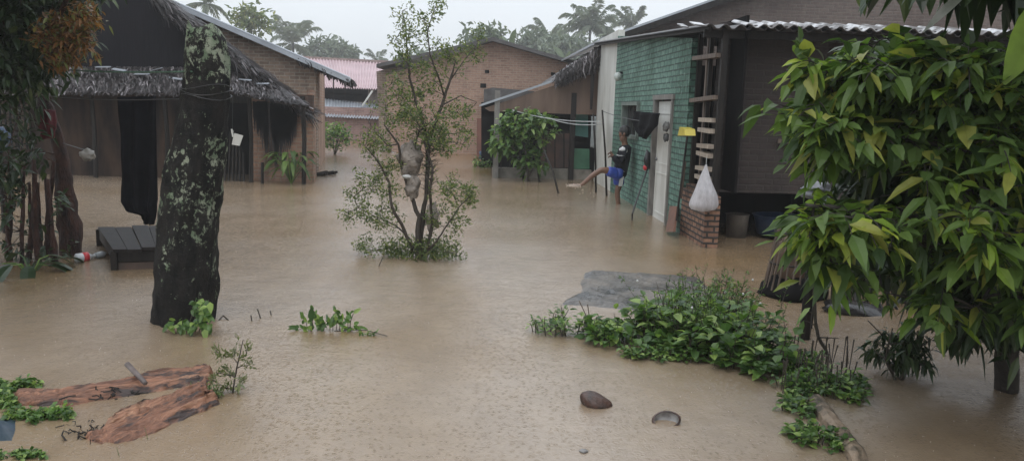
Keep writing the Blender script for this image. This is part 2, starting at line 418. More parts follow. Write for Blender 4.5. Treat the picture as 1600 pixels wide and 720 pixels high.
# front wall: dark boards left, brick right
xs = P(392, 285, YF).x; xd0 = P(338, 285, YF).x
grid_wall(V(xs, YF, 0), V(1, 0, 0), -.4, 1.75, xr - xs, .12, V(0, 1, 0), []).build('brick_wall', BRICK_DIM, hut)
grid_wall(V(xd0, YF + .004, 0), V(1, 0, 0), 1.55, 1.75, xs - xd0, .1, V(0, 1, 0), []).build('lintel', WOOD_DARK, hut)
grid_wall(V(xl, YF, 0), V(1, 0, 0), -.4, 1.75, xd0 - xl, .12, V(0, 1, 0), [(xd0 - xl - 4.6, xd0 - xl - 3.7, .5, 1.4)]).build('plaster_wall', mat('dark_plaster_wall', (.060, .038, .027), (.010, .009, .009), 1.6, .8, .1, stretch=(2, 2, .5), bmp=.4), hut)  # very dark brown plaster with random near-black mottling
b = MB()
for k in range(9): b.box(V(xd0 - 4.6 + .05 + k * .1, YF + .05, .95), (.03, .03, .9))
b.build('window_slats', WOOD_DARK, hut)
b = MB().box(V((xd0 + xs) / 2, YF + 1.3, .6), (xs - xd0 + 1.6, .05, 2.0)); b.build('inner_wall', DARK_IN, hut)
# right brick side wall back to the long house corner
cr = G(508, 244.5)
sd = (V(cr.x, cr.y, 0) - V(xr, YF, 0)); sL = sd.length; sd.normalize()
grid_wall(V(xr, YF, 0) + sd * .121, sd, -.4, 1.85, 1.3, -.12, V(sd.y, -sd.x, 0), []).build('side_wall', BRICK_WARM, hut)
# posts carrying the pent roof
for px in (30, 150, 262, 392, 474):
    p = P(px, 290, YF - .35); MB().tube([V(p.x, p.y, -.4), V(p.x + .03, p.y, .9), V(p.x, p.y, 1.72)], .045, 7, .2).build('post', WOOD_DARK, hut)
# upper gable wall (dark woven) with rake
g1 = hp(455, 150, YH); 
gy = YF + .25
def hg(px, py): return P(px, py, gy)
gw = MB().prism([hg(-260, 140), hg(452, 146), hg(395, 118), hg(330, 52), hg(228, -20), hg(120, -60), hg(-260, -60)], V(0, .08, 0))
gw.build('gable_wall', mat('black_woven_wall', (.013, .012, .015), (.006, .006, .008), 5, .85, .08, stretch=(8, 8, .6), bmp=.5, bd=.01), hut)
# rake thatch: main roof slab going back, ragged edge toward the camera
def roofq(pa, pb, y0, y1):      # eave line pa (low) .. ridge pb, seen in plane y0
    A, B = P(*pa, y0), P(*pb, y0); return A, B
A, B = P(478, 172, gy - .35), P(232, -12, gy - .35)
bk = V(0, .9, 0)
thatch('main_thatch_roof', [A, A + bk, B + bk, B], THATCH, hut, 9, 50, .45, .035, .12, .12, .06)
rk = MB()      # ragged rake edge, thick bundles seen from the end
for i in range(1300):
    t = rnd.random(); p = lerp(A, B, t) + V(rnd.uniform(-.03, .05), rnd.uniform(-.12, .25), rnd.uniform(-.14, .05))
    d = ((A - B).normalized() + V(rnd.gauss(0, .25), rnd.gauss(-.35, .3), rnd.gauss(-.12, .25))).normalized()
    L = rnd.uniform(.12, .38); rk.strip([p, p + d * L * .5, p + d * L + V(0, 0, -rnd.uniform(0, .1))], [.03, .026, .008], rdir())
rk.build('rake_fringe', THATCH, hut)
# pent roof over the front
for nm, a0, a1, tz, mm in (('pent_thatch_roof', -40, 296, 0, THATCH), ('pent_thatch_roof', 340, 505, 0, THATCH)):
    y0 = YF - .75
    if a0 < 0:
        q = [P(a0, 143, y0), P(a1 + 30, 147, y0), P(a1 + 30, 106, YF + .1), P(a0, 104, YF + .1)]
    else:
        q = [P(348, 140, y0), P(484, 168, y0), P(440, 140, YF + .1), P(348, 108, YF + .1)]
    thatch(nm, q, mm, hut, 7, int(170 if a0 < 0 else 90), .34, .03, .05, .07, .07)
# loose hanging fibres under the right part (dark rain-black streaks)
fb = MB()
for i in range(150):
    px = rnd.uniform(396, 462); p = P(px, rnd.uniform(158, 168), YF - .05)
    L = rnd.uniform(.4, 1.35) * (1 - abs(px - 430) / 60)
    fb.strip([p, p - Z * L * .5 + V(rnd.gauss(0, .02), 0, 0), p - Z * L], [.05, .045, .01], V(0, 1, 0))
fb.build('hanging_fibres', mat('black_soaked_fibre', (.028, .02, .018), (.014, .01, .01), 4, .6), hut)
for px0, px1, py, wd in ((122, 138, 131, .10), (150, 172, 105, .05), (176, 196, 108, .07), (210, 232, 116, .06), (238, 252, 110, .05), (60, 84, 138, .05), (262, 284, 121, .06), (300, 312, 117, .04), (356, 370, 134, .09), (372, 392, 124, .05), (398, 420, 131, .04)):
    a, c = P(px0, py, YF - .25), P(px1, py + rnd.uniform(-4, 5), YF - .45); MB().bar(a, c, wd, .015, V(rnd.uniform(-.3, .3), -.5, 1)).build('pale_scrap', TIN, hut)

# ================================================================== LEFT: long brick house behind
YB = YF + 1.5; hc = V(xr, YF, 0) + sd * 1.5
house = empty('brick_house', hc, 'tall brick house with bare gable and grey tin roof edge behind the thatched hut', 'house')
def gb(px, py): return P(px, py, YB)
MB().prism([V(hc.x, YB, -.4), V(hc.x, YB, gb(492, 98).z), gb(250, -8), gb(60, -90), V(-16, YB, 5), V(-16, YB, -.4)], V(0, .15, 0)).build('gable_wall', BRICK_GREY, house)
grid_wall(hc + sd * .151, sd, -.4, gb(492, 98).z - .02, sL - 1.5, -.15, V(sd.y, -sd.x, 0), []).build('side_wall', BRICK_WARM, house)
A, B = P(547, 122, YB - .35), P(180, -38, YB - .35); bk = sd * 3.0
corr(A, A + bk, B + bk, B, 30, .02, TIN, 'tin_roof', house)
MB().bar(A + V(0, .02, -.06), B + V(0, .02, -.06), .03, .1, V(0, 0, 1)).build('barge_board', TIN, house)
fb = MB()
for i in range(260):
    t = rnd.random() ** 1.5 * .24; p = lerp(A, B, t) + V(0, rnd.uniform(0, .3), -.05)
    L = rnd.uniform(.05, .16); d = V(rnd.gauss(.3, .3), rnd.gauss(0, .2), -.6).normalized()
    fb.strip([p, p + d * L * .5, p + d * L - Z * .05], [.06, .05, .02], rdir())
for px in (521, 539): 
    p = P(px, 122, YB - .3); MB().strip([p, p - Z * .25, p - Z * .5], [.03, .03, .01], V(0, 1, 0)).build('hanging_strip', THATCH_D, house)
fb.build('eave_fringe', THATCH_D, house)

# ================================================================== FAR: red roofed house
YR = 34.0
far = empty('red_roofed_house', V(P(550, 225, YR).x, YR, 0), 'far house with faded pink red tin roof and lower zinc lean-to', 'house')
q = lambda px, py, Y=YR: P(px, py, Y)
grid_wall(V(q(500, 225).x, YR, 0), V(1, 0, 0), -.4, 1.45, q(592, 225).x - q(500, 225).x, .15, V(0, 1, 0), []).build('lean_to_wall', brick('mauve_brick', (.34, .21, .18), (.22, .13, .12), (.34, .26, .24)), far)
corr(q(485, 181, YR - .3), q(594, 186, YR - .3), q(594, 164, YR + 1.8), q(485, 152, YR + 1.8), 24, .03, TIN, 'lean_to_roof', far)
gx0, gx1 = q(470, 150, YR + 1.9).x, q(612, 150, YR + 1.9).x
grid_wall(V(gx0, YR + 1.9, 0), V(1, 0, 0), 0, q(540, 135, YR + 1.9).z, gx1 - gx0, .15, V(0, 1, 0), [(1.0, 3.1, 1.7, 2.4)]).build('upper_wall', brick('grey_mauve_brick', (.24, .2, .17), (.2, .16, .14), (.2, .17, .15)), far)
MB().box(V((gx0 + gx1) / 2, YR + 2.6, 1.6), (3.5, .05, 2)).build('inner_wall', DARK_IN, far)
corr(q(480, 136, YR + 1.4), q(606, 140, YR + 1.4), q(622, 99, YR + 6.5), q(455, 89, YR + 6.5), 34, .035, TIN_RED, 'red_roof', far)
MB().bar(q(455, 89, YR + 6.5), q(622, 98, YR + 6.5), .3, .12).build('ridge_cap', mat('dull_ridge_tin', (.3, .22, .2), None, 4, .5), far)
MB().bar(P(566, 166, YR + 1.0), P(582, 142, YR + 1.3), .06, .06).build('pale_strut', WHITE_PAINT, far)
MB().tube([q(594, 228, YR - .2), q(594, 184, YR - .2)], .05, 6).build('downpipe', WHITE_PAINT, far)

# ================================================================== MIDDLE: brick gable house
YM = 26.5
mid = empty('gabled_brick_house', V(P(740, 240, YM).x, YM, 0), 'brown brick house with wide low gable end and dark roof edge beyond the bush', 'house')
m_ = lambda px, py, Y=YM: P(px, py, Y)
MB().prism([m_(612, 236), m_(603, 118), m_(770, 66), m_(905, 103), m_(912, 262), m_(700, 262)], V(0, .15, 0)).build('gable_wall', brick('mid_brick', (.37, .235, .17), (.27, .165, .12), (.36, .28, .225), stain=(.5, .45, .45), stain_lo=.5, stain_hi=.8), mid)
for a, c, nm in (((588, 106), (770, 64), 'roof'), ((770, 64), (935, 112), 'roof')):
    A, B = m_(*a, YM - .5), m_(*c, YM - .5); k = V(0, 8, 0)
    MB().hexa([A, B, B + k, A + k, A + Z * .12, B + Z * .12, B + k + Z * .12, A + k + Z * .12]).build(nm, TIN_DARK, mid)
# left side lean-to in shadow and hole patches
MB().prism([m_(594, 230, YM + .3), m_(588, 112, YM + .3), m_(622, 104, YM + .3), m_(622, 236, YM + .3)], V(0, 4, 0)).build('side_wall', BRICK_GREY, mid)
for px, py, s in ((761, 112, .1), (864, 116, .1), (755, 134, .14), (660, 150, .1)): MB().box(m_(px, py, YM - .01), (s * 1.4, .03, s)).build('wall_hole', DARK_IN, mid)
MB().prism([m_(756, 140, YM - .6), m_(770, 137, YM - .6), m_(835, 143, YM - .6), m_(835, 180, YM - .6), m_(756, 180, YM - .6)], V(0, .5, 0)).build('dark_canopy', TIN_DARK, mid)
MB().prism([m_(745, 185, YM - .5), m_(768, 185, YM - .5), m_(768, 262, YM - .5), m_(745, 262, YM - .5)], V(0, .1, 0)).build('brown_door', mat('brown_door', (.2, .085, .06), None, 3, .6), mid)

# ================================================================== RIGHT HOUSE
A0 = G(1098, 387); uu = ray(738, 168); uu.z = 0; uu.normalize(); vv = V(uu.y, -uu.x, 0)
def W(s, t, z): return V(A0.x, A0.y, 0) + uu * s + vv * t + Z * z
def onwall(px, py, t=0.0):
    p = PL(px, py, W(0, t, 0), vv); return (p - W(0, 0, 0)).dot(uu), p.z
def onfront(px, py, s=0.0):
    p = PL(px, py, W(s, 0, 0), uu); return (p - W(0, 0, 0)).dot(vv), p.z
S_END = 8.6
print('wall probes', [tuple(round(x, 2) for x in onwall(*q)) for q in ((1110, 44), (1065, 55), (1065, 270), (1050, 153), (1038, 349), (1016, 339), (1028, 158), (995, 163), (975, 163), (960, 58), (960, 300), (926, 110), (926, 285))])
rh = empty('green_walled_house', W(0, 0, 0), 'house with green painted brick wall, white door and dark lean-to under wavy tin', 'house')
s_far, _ = onwall(958, 200)
s_g0, _ = onwall(1066, 300)
sd0, _ = onwall(1041, 349); sd1, _ = onwall(1014, 339)
zd = (onwall(1045, 155)[1])
sw0, _ = onwall(998, 200); sw1, _ = onwall(974, 200)
zt0, zt1 = onwall(1110, 47)[1], onwall(958, 60)[1]
print('s', s_far, s_g0, sd0, sd1, zd, sw0, sw1, zt0, zt1)
ZW = max(zt0, zt1)
TW = .13
# green wall with door and window openings, sloped top made by a wedge
holes = [(sd0 - s_g0, sd1 - s_g0, -.4, zd), (sw0 - s_g0, sw1 - s_g0, 1.18, 1.72)]
grid_wall(W(s_g0, 0, 0), uu, -.4, zt0 - .03, s_far - s_g0, TW, vv, holes).build('green_wall', BRICK_GREEN, rh)
MB().prism([W(s_g0, .003, zt0 - .03), W(s_far, .003, zt0 - .03), W(s_far, .003, zt1), ], vv * (TW - .006)).build('green_wall_top', BRICK_GREEN, rh)
grid_wall(W(s_far + .002, .01, 0), uu, -.4, 3.2, S_END - s_far, TW, vv, []).build('white_wall', WHITE_PAINT, rh)
# door
fr = MB()
fr.box(W((sd1 + .0), .03, zd / 2 - .2), (.10, .12, zd + .4), Matrix((uu, vv, Z)).transposed())
fr.box(W((sd0), .03, zd / 2 - .2), (.07, .12, zd + .4), Matrix((uu, vv, Z)).transposed())
fr.box(W((sd0 + sd1) / 2, .028, zd + .03), (sd1 - sd0 + .14, .125, .07), Matrix((uu, vv, Z)).transposed())
RM = Matrix((uu, vv, Z)).transposed()
door = MB().box(W((sd0 + sd1) / 2 - .03, .05, zd / 2 - .2), (sd1 - sd0 - .16, .04, zd + .34), RM).build('door', WHITE_PAINT, rh)
fr.build('door_frame', GREY_WOOD, rh)
b = MB()
for z0, z1 in ((.1, .7), (.85, 1.6)):
    sc = (sd0 + sd1) / 2 - .03; hw = (sd1 - sd0 - .16) / 2 - .1
    for ds in (-hw, hw): b.box(W(sc + ds, .028, (z0 + z1) / 2), (.025, .01, z1 - z0), RM)
    for z in (z0, z1): b.box(W(sc, .026, z), (2 * hw - .03, .01, .025), RM)
b.build('door_panels', WHITE_PAINT, door)
MB().blob(W(sd1 - .2, .02, .9), .028, 1, 0, 8, 6).build('door_handle', mat('dull_metal', (.2, .2, .2), None, 3, .3, metal=.8), door, True)
# window
wc = (sw0 + sw1) / 2; ww = sw1 - sw0
win = MB()
for ds in (-ww / 2, ww / 2): win.box(W(wc + ds, .02, 1.45), (.07, .14, .60), RM)
for z in (1.17, 1.75): win.box(W(wc, .018, z), (ww + .07, .145, .06), RM)
win = win.build('window', mat('grey_green_frame', (.17, .21, .185), (.09, .11, .1), 4, .6, stretch=(5, 5, 1), bmp=.2, bd=.004), rh)
MB().box(W(wc, .07, 1.45), (ww - .07, .02, .54), RM).build('pane', mat('dark_glass', (.03, .03, .035), (.02, .02, .02), 3, .15, bmp=0), win)
for k in (-.25, 0, .25): MB().box(W(wc + ww * k, .045, 1.45), (.015, .015, .52), RM).build('bar', WOOD_DARK, win)
# near end: brick stub, open shelf bay with planks
s0 = .0
ztub = onwall(1085, 300)[1]
stub = grid_wall(W(.0, 0, 0), uu, -.4, ztub, s_g0 - .002, .18, vv, [])
stub.build('brick_stub_wall', BRICK_RAW, rh)
lb = MB()       # individual loose bricks on the stub for a rough top
for k in range(5): lb.box(W(.12 + k * .19, .09 + rnd.uniform(-.01, .01), ztub + .035), (.17, .1, .065), RM @ Matrix.Rotation(rnd.uniform(-.2, .2), 3, 'Z'))
lb.build('loose_bricks', BRICK_RAW, rh)
def post(s, t, z0, z1, w, m, nm='post'): return MB().box(W(s, t, (z0 + z1) / 2), (w, w, z1 - z0), RM).build(nm, m, rh)
post(.02, .1, ztub + .0, zt0 + .02, .07, WOOD_DARK); post(s_g0 - .06, .1, ztub, zt0 + .02, .06, WOOD_DARK); post(s_g0 * .5, .1, ztub + .07, zt0, .045, WOOD_DARK)
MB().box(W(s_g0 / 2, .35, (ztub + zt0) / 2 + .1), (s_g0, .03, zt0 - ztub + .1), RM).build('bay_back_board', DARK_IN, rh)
for py in (91, 99, 155, 187, 203, 227, 240, 262, 277):
    z = onwall(1090, py, .0)[1]
    if py in (91, 155): a, c, m2 = s_g0 - .05, .02, WOOD_MID
    else: a, c, m2 = s_g0 * .52, .05, WOOD_PALE
    if py == 99: continue
    MB().box(W((a + c) / 2, .06, z), (a - c, .12, .05), RM @ Matrix.Rotation(rnd.uniform(-.03, .03), 3, 'Y')).build('shelf_plank', m2, rh)
# camera-facing lean-to wall with low opening
T1 = 7.5; sF = .5
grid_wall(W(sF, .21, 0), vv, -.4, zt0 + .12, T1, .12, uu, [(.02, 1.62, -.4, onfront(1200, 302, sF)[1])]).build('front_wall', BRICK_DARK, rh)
MB().box(W(sF + .1, .11, (zt0 + .1) / 2 + .3), (.05, .08, zt0 - .6), RM).build('corner_board', WOOD_MID, rh)
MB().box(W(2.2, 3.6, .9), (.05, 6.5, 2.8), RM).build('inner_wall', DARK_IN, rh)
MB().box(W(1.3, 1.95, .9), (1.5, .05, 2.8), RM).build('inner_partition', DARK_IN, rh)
# tin roof of the lean-to: nearly flat, wavy front edge, plus a steeper pale front sheet
zf = zt0
corr(W(-.15, -.18, zf), W(-.15, T1 + .5, zf + .02), W(S_END, T1 + .5, zt1 + .2), W(S_END, -.18, zt1 + .03), 46, .028, TIN_DARK, 'tin_roof', rh)
corr(W(-.22, .25, zf + .015), W(-.22, T1 + .5, zf + .035), W(.3, T1 + .5, zf + .13), W(.3, .25, zf + .11), 44, .024, TIN_PALE, 'front_tin_sheet', rh, jag=.25)
b = MB()
for (p0, p1) in (((1066, 46), (1076, 47)), ((1086, 43), (1104, 45))):
    t0, z0 = onfront(*p0, -.2); t1, z1 = onfront(*p1, -.2)
    a, c = W(-.2, t0, z0 + .02), W(-.2, t1, z1 + .02)
    b.hexa([a, c, c + uu * .25 + Z * .06, a + uu * .25 + Z * .06, a + Z * .012, c + Z * .012, c + uu * .25 + Z * .072, a + uu * .25 + Z * .072])
b.build('tin_scraps', TIN_PALE, rh)
MB().bar(W(-.05, -.10, zf - .02), W(S_END, -.10, zt1 - .0), .04, .05).build('eave_beam', WOOD_DARK, rh)
MB().bar(W(.05, -.15, zf - .07), W(.05, T1, zf - .06), .05, .09).build('front_beam', WOOD_DARK, rh)
MB().bar(W(sF - .06, 1.0, 1.3), W(sF - .06, 2.8, 1.28), .03, .05).build('wall_batten', WOOD_MID, rh)
# main gable behind, rising above the lean-to
def gp(px, py, ds=0): return PL(px, py, W(S_END + .4 + ds, 0, 0), uu)
gl, gr_ = gp(958, 60), gp(1110, 2)
sl = (gr_.z - gl.z) / ((gr_ - gl).length)
tg0 = (gl - W(0, 0, 0)).dot(vv); apexT = tg0 + 9.5
apz = gl.z + sl * 9.5
SG = S_END + .4
MB().prism([W(SG, tg0, -.4), W(SG, tg0, gl.z), W(SG, apexT, apz), W(SG, apexT + 9, gl.z), W(SG, apexT + 9, -.4)], uu * .15).build('gable_wall', brick('grey_brown_brick', (.15, .115, .1), (.12, .09, .08), (.14, .12, .105), stain=(.6, .55, .55)), rh)
rp = [W(SG - .4, tg0 - .3, gl.z - .3 * sl + .03), W(SG - .4, apexT, apz + .03), W(SG - .4, apexT + 9.2, gl.z)]
for i in (0, 1):
    k = uu * 9
    MB().hexa([rp[i], rp[i + 1], rp[i + 1] + k, rp[i] + k, rp[i] + Z * .06, rp[i + 1] + Z * .06, rp[i + 1] + k + Z * .06, rp[i] + k + Z * .06]).build('roof', TIN, rh)
    MB().bar(rp[i] - Z * .06, rp[i + 1] - Z * .06, .04, .13).build('barge_board', WOOD_DARK, rh)
# porch roof running down to the left with brown board under it
pL, pM, pR = gp(752, 166, -.3), gp(872, 126, -.3), gp(962, 66, -.3)
k = uu * 5
MB().hexa([pL, pM, pM + k, pL + k, pL + Z * .05, pM + Z * .05, pM + k + Z * .05, pL + k + Z * .05]).build('porch_roof', TIN, rh)
MB().hexa([pM, pR, pR + k, pM + k, pM + Z * .05, pR + Z * .05, pR + k + Z * .05, pM + k + Z * .05]).build('porch_roof', THATCH_D, rh)
MB().prism([gp(757, 169, -.24), gp(872, 132, -.24), gp(935, 92, -.24), gp(935, 180, -.24), gp(765, 174, -.24)], uu * .04).build('brown_fascia', BROWN_BOARD, rh)
fb = MB()
for i in range(1100):
    t = rnd.random(); p = lerp(pM, pR, t) + V(rnd.uniform(-.08, .08), rnd.uniform(-.3, .1), rnd.uniform(0, .1)) + (Z * .08 if rnd.random() < .3 else Z * 0)
    L = rnd.uniform(.12, .42) * (.6 + .8 * t); fb.strip([p, p - Z * L * .5 + V(rnd.gauss(0, .03), -.05, 0), p - Z * L + V(rnd.gauss(-.03, .05), -.05, 0)], [.03, .025, .008], V(rnd.gauss(0, .4), 1, 0))
for k2 in range(3): 
    p = gp(925 + k2 * 1.2, 112, -.5); fb.strip([p, p - Z * .4, p - Z * .85], [.05, .045, .02], V(0, 1, 0))
fb.build('thatch_fringe', THATCH, rh)
# porch: posts, low wall, back wall, panels
def pp(px, py, ds=0): return gp(px, py, ds)
for px in (775, 893):
    p = gp(px, 240, -.2); MB().box(V(p.x, p.y, .85), (.12, .12, 2.3)).build('porch_post', GREY_WOOD if px == 775 else WOOD_DARK, rh)
MB().prism([gp(769, 262, -.1), gp(893, 264, -.1), gp(893, 290, -.1), gp(769, 290, -.1)], uu * .15).build('low_wall', CONC_PALE, rh)
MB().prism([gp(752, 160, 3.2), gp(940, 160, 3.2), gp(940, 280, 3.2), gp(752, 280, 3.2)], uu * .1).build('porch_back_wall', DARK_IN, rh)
MB().prism([gp(845, 208, .3), gp(894, 206, .3), gp(894, 262, .3), gp(845, 262, .3)], uu * .05).build('brown_panel', mat('brown_panel', (.14, .075, .055), (.07, .05, .045), 5, .6), rh)
MB().prism([gp(896, 232, .2), gp(921, 233, .2), gp(921, 264, .2), gp(896, 264, .2)], uu * .05).build('green_panel', GREEN_WALL, rh)
MB().prism([gp(898, 176, .4), gp(919, 178, .4), gp(919, 215, .4), gp(898, 212, .4)], uu * .03).build('teal_curtain', TEAL, rh)
MB().prism([gp(893, 265, -.12), gp(924, 266, -.12), gp(924, 290, -.12), gp(893, 290, -.12)], uu * .15).build('step_wall', CONC_PALE, rh)
rr = MB()
for kx in range(8): rr.bar(gp(783 + kx * 14, 205, -.05), gp(783 + kx * 14, 262, -.05), .03, .03)
rr.bar(gp(778, 205, -.05), gp(893, 207, -.05), .04, .05); rr.build('porch_railing', WOOD_DARK, rh)
# lamp on green wall
s_, z_ = onwall(968, 120, -.06)
lp = MB().blob(W(s_, -.09, z_), (.075, .075, .085), 2, 0, 12, 8).build('wall_lamp_globe', mat('milky_globe', (.5, .55, .52), None, 3, .3, bmp=0), None, True)
tag(lp, 'round milky lamp globe high on the green brick wall', 'lamp'); lp.name = 'wall_lamp'
MB().box(W(s_, -.02, z_ + .07), (.05, .1, .04), RM).build('bracket', BLACK_P, lp)
# ------------------------------------------------------------------ vegetation tools
def tang(a, b):
    return (b - a).normalized() if (b - a).length > 1e-5 else V(0, 0, 1)
class Plant:
    def __init__(s, name, loc, label, cat, group=None):
        s.root = empty(name, loc, label, cat, group); s.nodes = []; s.wood = MB(); s.crown = MB(); s.crown2 = MB()
    def stem(s, pts, rad, n=6, wob=.25, sub=4):
        pts = [Vector(p) for p in pts]; out = []; rr = []
        for i in range(len(pts) - 1):
            for k in range(sub):
                t = k / sub; p = lerp(pts[i], pts[i + 1], t)
                r = rad[i] * (1 - t) + rad[i + 1] * t
                out.append(p + rv(r * min(.35, .012 / r))); rr.append(r)
        out.append(pts[-1]); rr.append(rad[-1])
        s.wood.tube(out, rr, n, wob); s.nodes += [(p, r) for p, r in zip(out, rr)]
    def near(s, p, up=.6):
        return min(s.nodes, key=lambda q: (q[0] - p).length + (up * max(0, q[0].z - p.z + .05)))
    def twig(s, p, r=.004, sag=.0, add=True):
        q, qr = s.near(p); m = lerp(q, p, .5) + V(0, 0, sag * (p - q).length) + rv(.08 * (p - q).length)
        pts = [q, lerp(q, m, .5) + rv(.02 * (p - q).length), m, lerp(m, p, .5), p]
        s.wood.tube(pts, [min(qr, r * 1.8), r * 1.5, r * 1.2, r, r * .7], 4, 0)
        if add: s.nodes += [(x, r) for x in pts[1:]]
        return tang(m, p)
    def done(s, wm, lm, lm2=None, wn='trunk', ln='crown'):
        if s.wood.v: s.wood.build(wn, wm, s.root, smooth=True, uv=False)
        if s.crown.v: s.crown.build(ln, lm, s.root, uv=False)
        if s.crown2.v: s.crown2.build('young_leaves', lm2, s.root, uv=False)
def inell(c, r):
    while True:
        v = rv()
        if v.length < 1: return c + V(v.x * r[0], v.y * r[1], v.z * r[2])

# ================================================================== centre bush
YC = G(655, 403).y
sc = YC / FPX
cb = Plant('flooded_bush', G(655, 403), 'tall sparse bush with tiny olive leaves and crooked stems, alone in mid flood', 'bush')
c_ = lambda px, py, dy=0: P(px, py, YC + dy)
S = [([(655, 410, 0), (652, 380, 0), (655, 340, .03), (640, 300, 0), (628, 262, -.05), (622, 225, -.1), (600, 195, -.15)], [.035, .032, .025, .02, .016, .012, .006]),
     ([(660, 410, .05), (658, 360, .1), (665, 310, .1), (668, 260, .1), (672, 215, .12), (690, 165, .1), (705, 120, .1), (712, 95, .1)], [.035, .03, .026, .024, .02, .018, .012, .006]),
     ([(668, 245, .1), (664, 200, .15), (650, 160, .2), (640, 120, .2), (636, 80, .2), (634, 40, .2), (628, 18, .2)], [.02, .018, .015, .012, .009, .006, .004]),
     ([(695, 150, .1), (684, 118, .0), (672, 85, -.1), (668, 50, -.1), (676, 22, -.1), (684, 4, -.1)], [.012, .01, .008, .006, .005, .003]),
     ([(645, 395, -.05), (632, 360, -.1), (612, 322, -.2), (608, 285, -.2), (590, 250, -.25), (570, 228, -.25)], [.022, .02, .017, .013, .009, .005]),
     ([(668, 390, 0), (676, 350, .0), (672, 300, -.1), (676, 262, -.1), (664, 225, -.1), (652, 190, -.1)], [.02, .018, .016, .013, .01, .006]),
     ([(652, 395, .1), (640, 372, .2), (618, 352, .3), (590, 340, .3), (560, 325, .3)], [.016, .013, .01, .007, .004]),
     ([(664, 395, -.1), (680, 380, -.2), (700, 350, -.2), (716, 325, -.2), (735, 305, -.2)], [.014, .012, .009, .006, .004]),
     ([(628, 262, -.05), (645, 235, 0), (655, 205, 0), (668, 195, 0)], [.012, .011, .01, .008]),
     ([(704, 125, .1), (725, 95, .15), (745, 70, .2), (750, 50, .2)], [.008, .006, .004, .003]),
     ([(690, 165, .1), (720, 150, .2), (745, 160, .3)], [.008, .006, .003]),
     ([(622, 225, -.1), (606, 228, -.1), (585, 205, -.1), (576, 190, -.1)], [.009, .007, .005, .003])]
for pts, r in S: cb.stem([c_(*p) for p in pts], r)
BL = [  # px,py,rx,ry,dy,clusters
    (650, 70, 34, 45, .1, 24), (632, 22, 12, 16, .2, 4), (685, 12, 10, 14, -.1, 5), (665, 40, 12, 18, 0, 5), (648, 130, 42, 40, .1, 26), (620, 175, 40, 32, 0, 20), (668, 180, 48, 28, .0, 18), (700, 100, 40, 30, .1, 16), (742, 66, 22, 26, .2, 11),
    (660, 215, 45, 25, 0, 22), (585, 225, 34, 22, -.2, 14), (700, 215, 34, 26, .1, 16), (720, 165, 24, 22, .3, 10), (570, 290, 30, 22, .1, 11), (600, 270, 30, 30, -.1, 10), (560, 330, 26, 20, .3, 10), (590, 345, 36, 20, .2, 12), (620, 310, 26, 30, 0, 8),
    (715, 310, 30, 26, -.2, 15), (690, 280, 26, 26, 0, 8), (700, 345, 34, 22, -.1, 12), (605, 385, 42, 15, .1, 16), (690, 390, 44, 13, 0, 22), (650, 380, 40, 20, .1, 12), (570, 375, 20, 12, .1, 4), (640, 250, 30, 20, .1, 8)]
for px, py, rx, ry, dy, n in BL:
    c = c_(px, py, dy); r = (rx * sc, .28, ry * sc)
    for i in range(int(n * (1.0 if py < 200 else 1.2))):
        p = inell(c, r); 
        if p.z < .02: p.z = .03
        d = cb.twig(p, .0028)
        m = rnd.randint(20, 32)
        for k in range(m):
            q = p + rv(.062); dd = (d * .6 + rdir()).normalized(); dd.z += .1
            cb.crown.leaf(q, dd, rdir() + Z * .8, rnd.uniform(.026, .052), rnd.uniform(.012, .022), .15, .2, True)
# thin bare twigs in the core
for i in range(300):
    p = inell(c_(665, 235, 0), (.22, .2, .5)); cb.twig(p, .0022, add=False)
# grass like base
for i in range(170):
    p = inell(c_(660, 398), (.42, .25, .02)); p.z = 0
    cb.crown.leaf(p, V(rnd.gauss(0, .4), rnd.gauss(0, .4), 1), rdir(), rnd.uniform(.05, .13), .012, .3, .1, True)
cb.done(TWIG, LEAF_BUSH, ln='crown')
# sacks caught in the bush
def cloth_blob(name, c, r, m, seed, label, cat, amp=.5, group=None, freq=2.2):
    b = MB().blob(c, r, seed, amp, 18, 14, None, freq); o = b.build(name, m, None, True); return tag(o, label, cat, group)
cloth_blob('plastic_sack', c_(641, 250, .0), (.125, .09, .17), DIRTY_BAG, 3, 'dirty beige plastic sack caught high among the bush stems', 'sack', .6)
cloth_blob('plastic_sack', c_(645, 292, -.02), (.07, .06, .12), DIRTY_BAG, 5, 'small dirty pale sack scrap hanging just under the bigger sack in the bush', 'sack', .7)
cloth_blob('plastic_sack', c_(676, 338, .05), (.07, .06, .13), DIRTY_BAG, 8, 'long thin pale sack remnant low on the right side of the bush', 'sack', .7)
MB().blob(c_(635, 276, -.12), (.05, .04, .022), 9, .3, 10, 7).build('plastic_scrap', mat('white_scrap', (.6, .6, .58), None, 5, .4, bmp=0), None, True)
tag(bpy.data.objects['plastic_scrap'], 'small white scrap wedged between two stems below the big dirty sack', 'scrap')

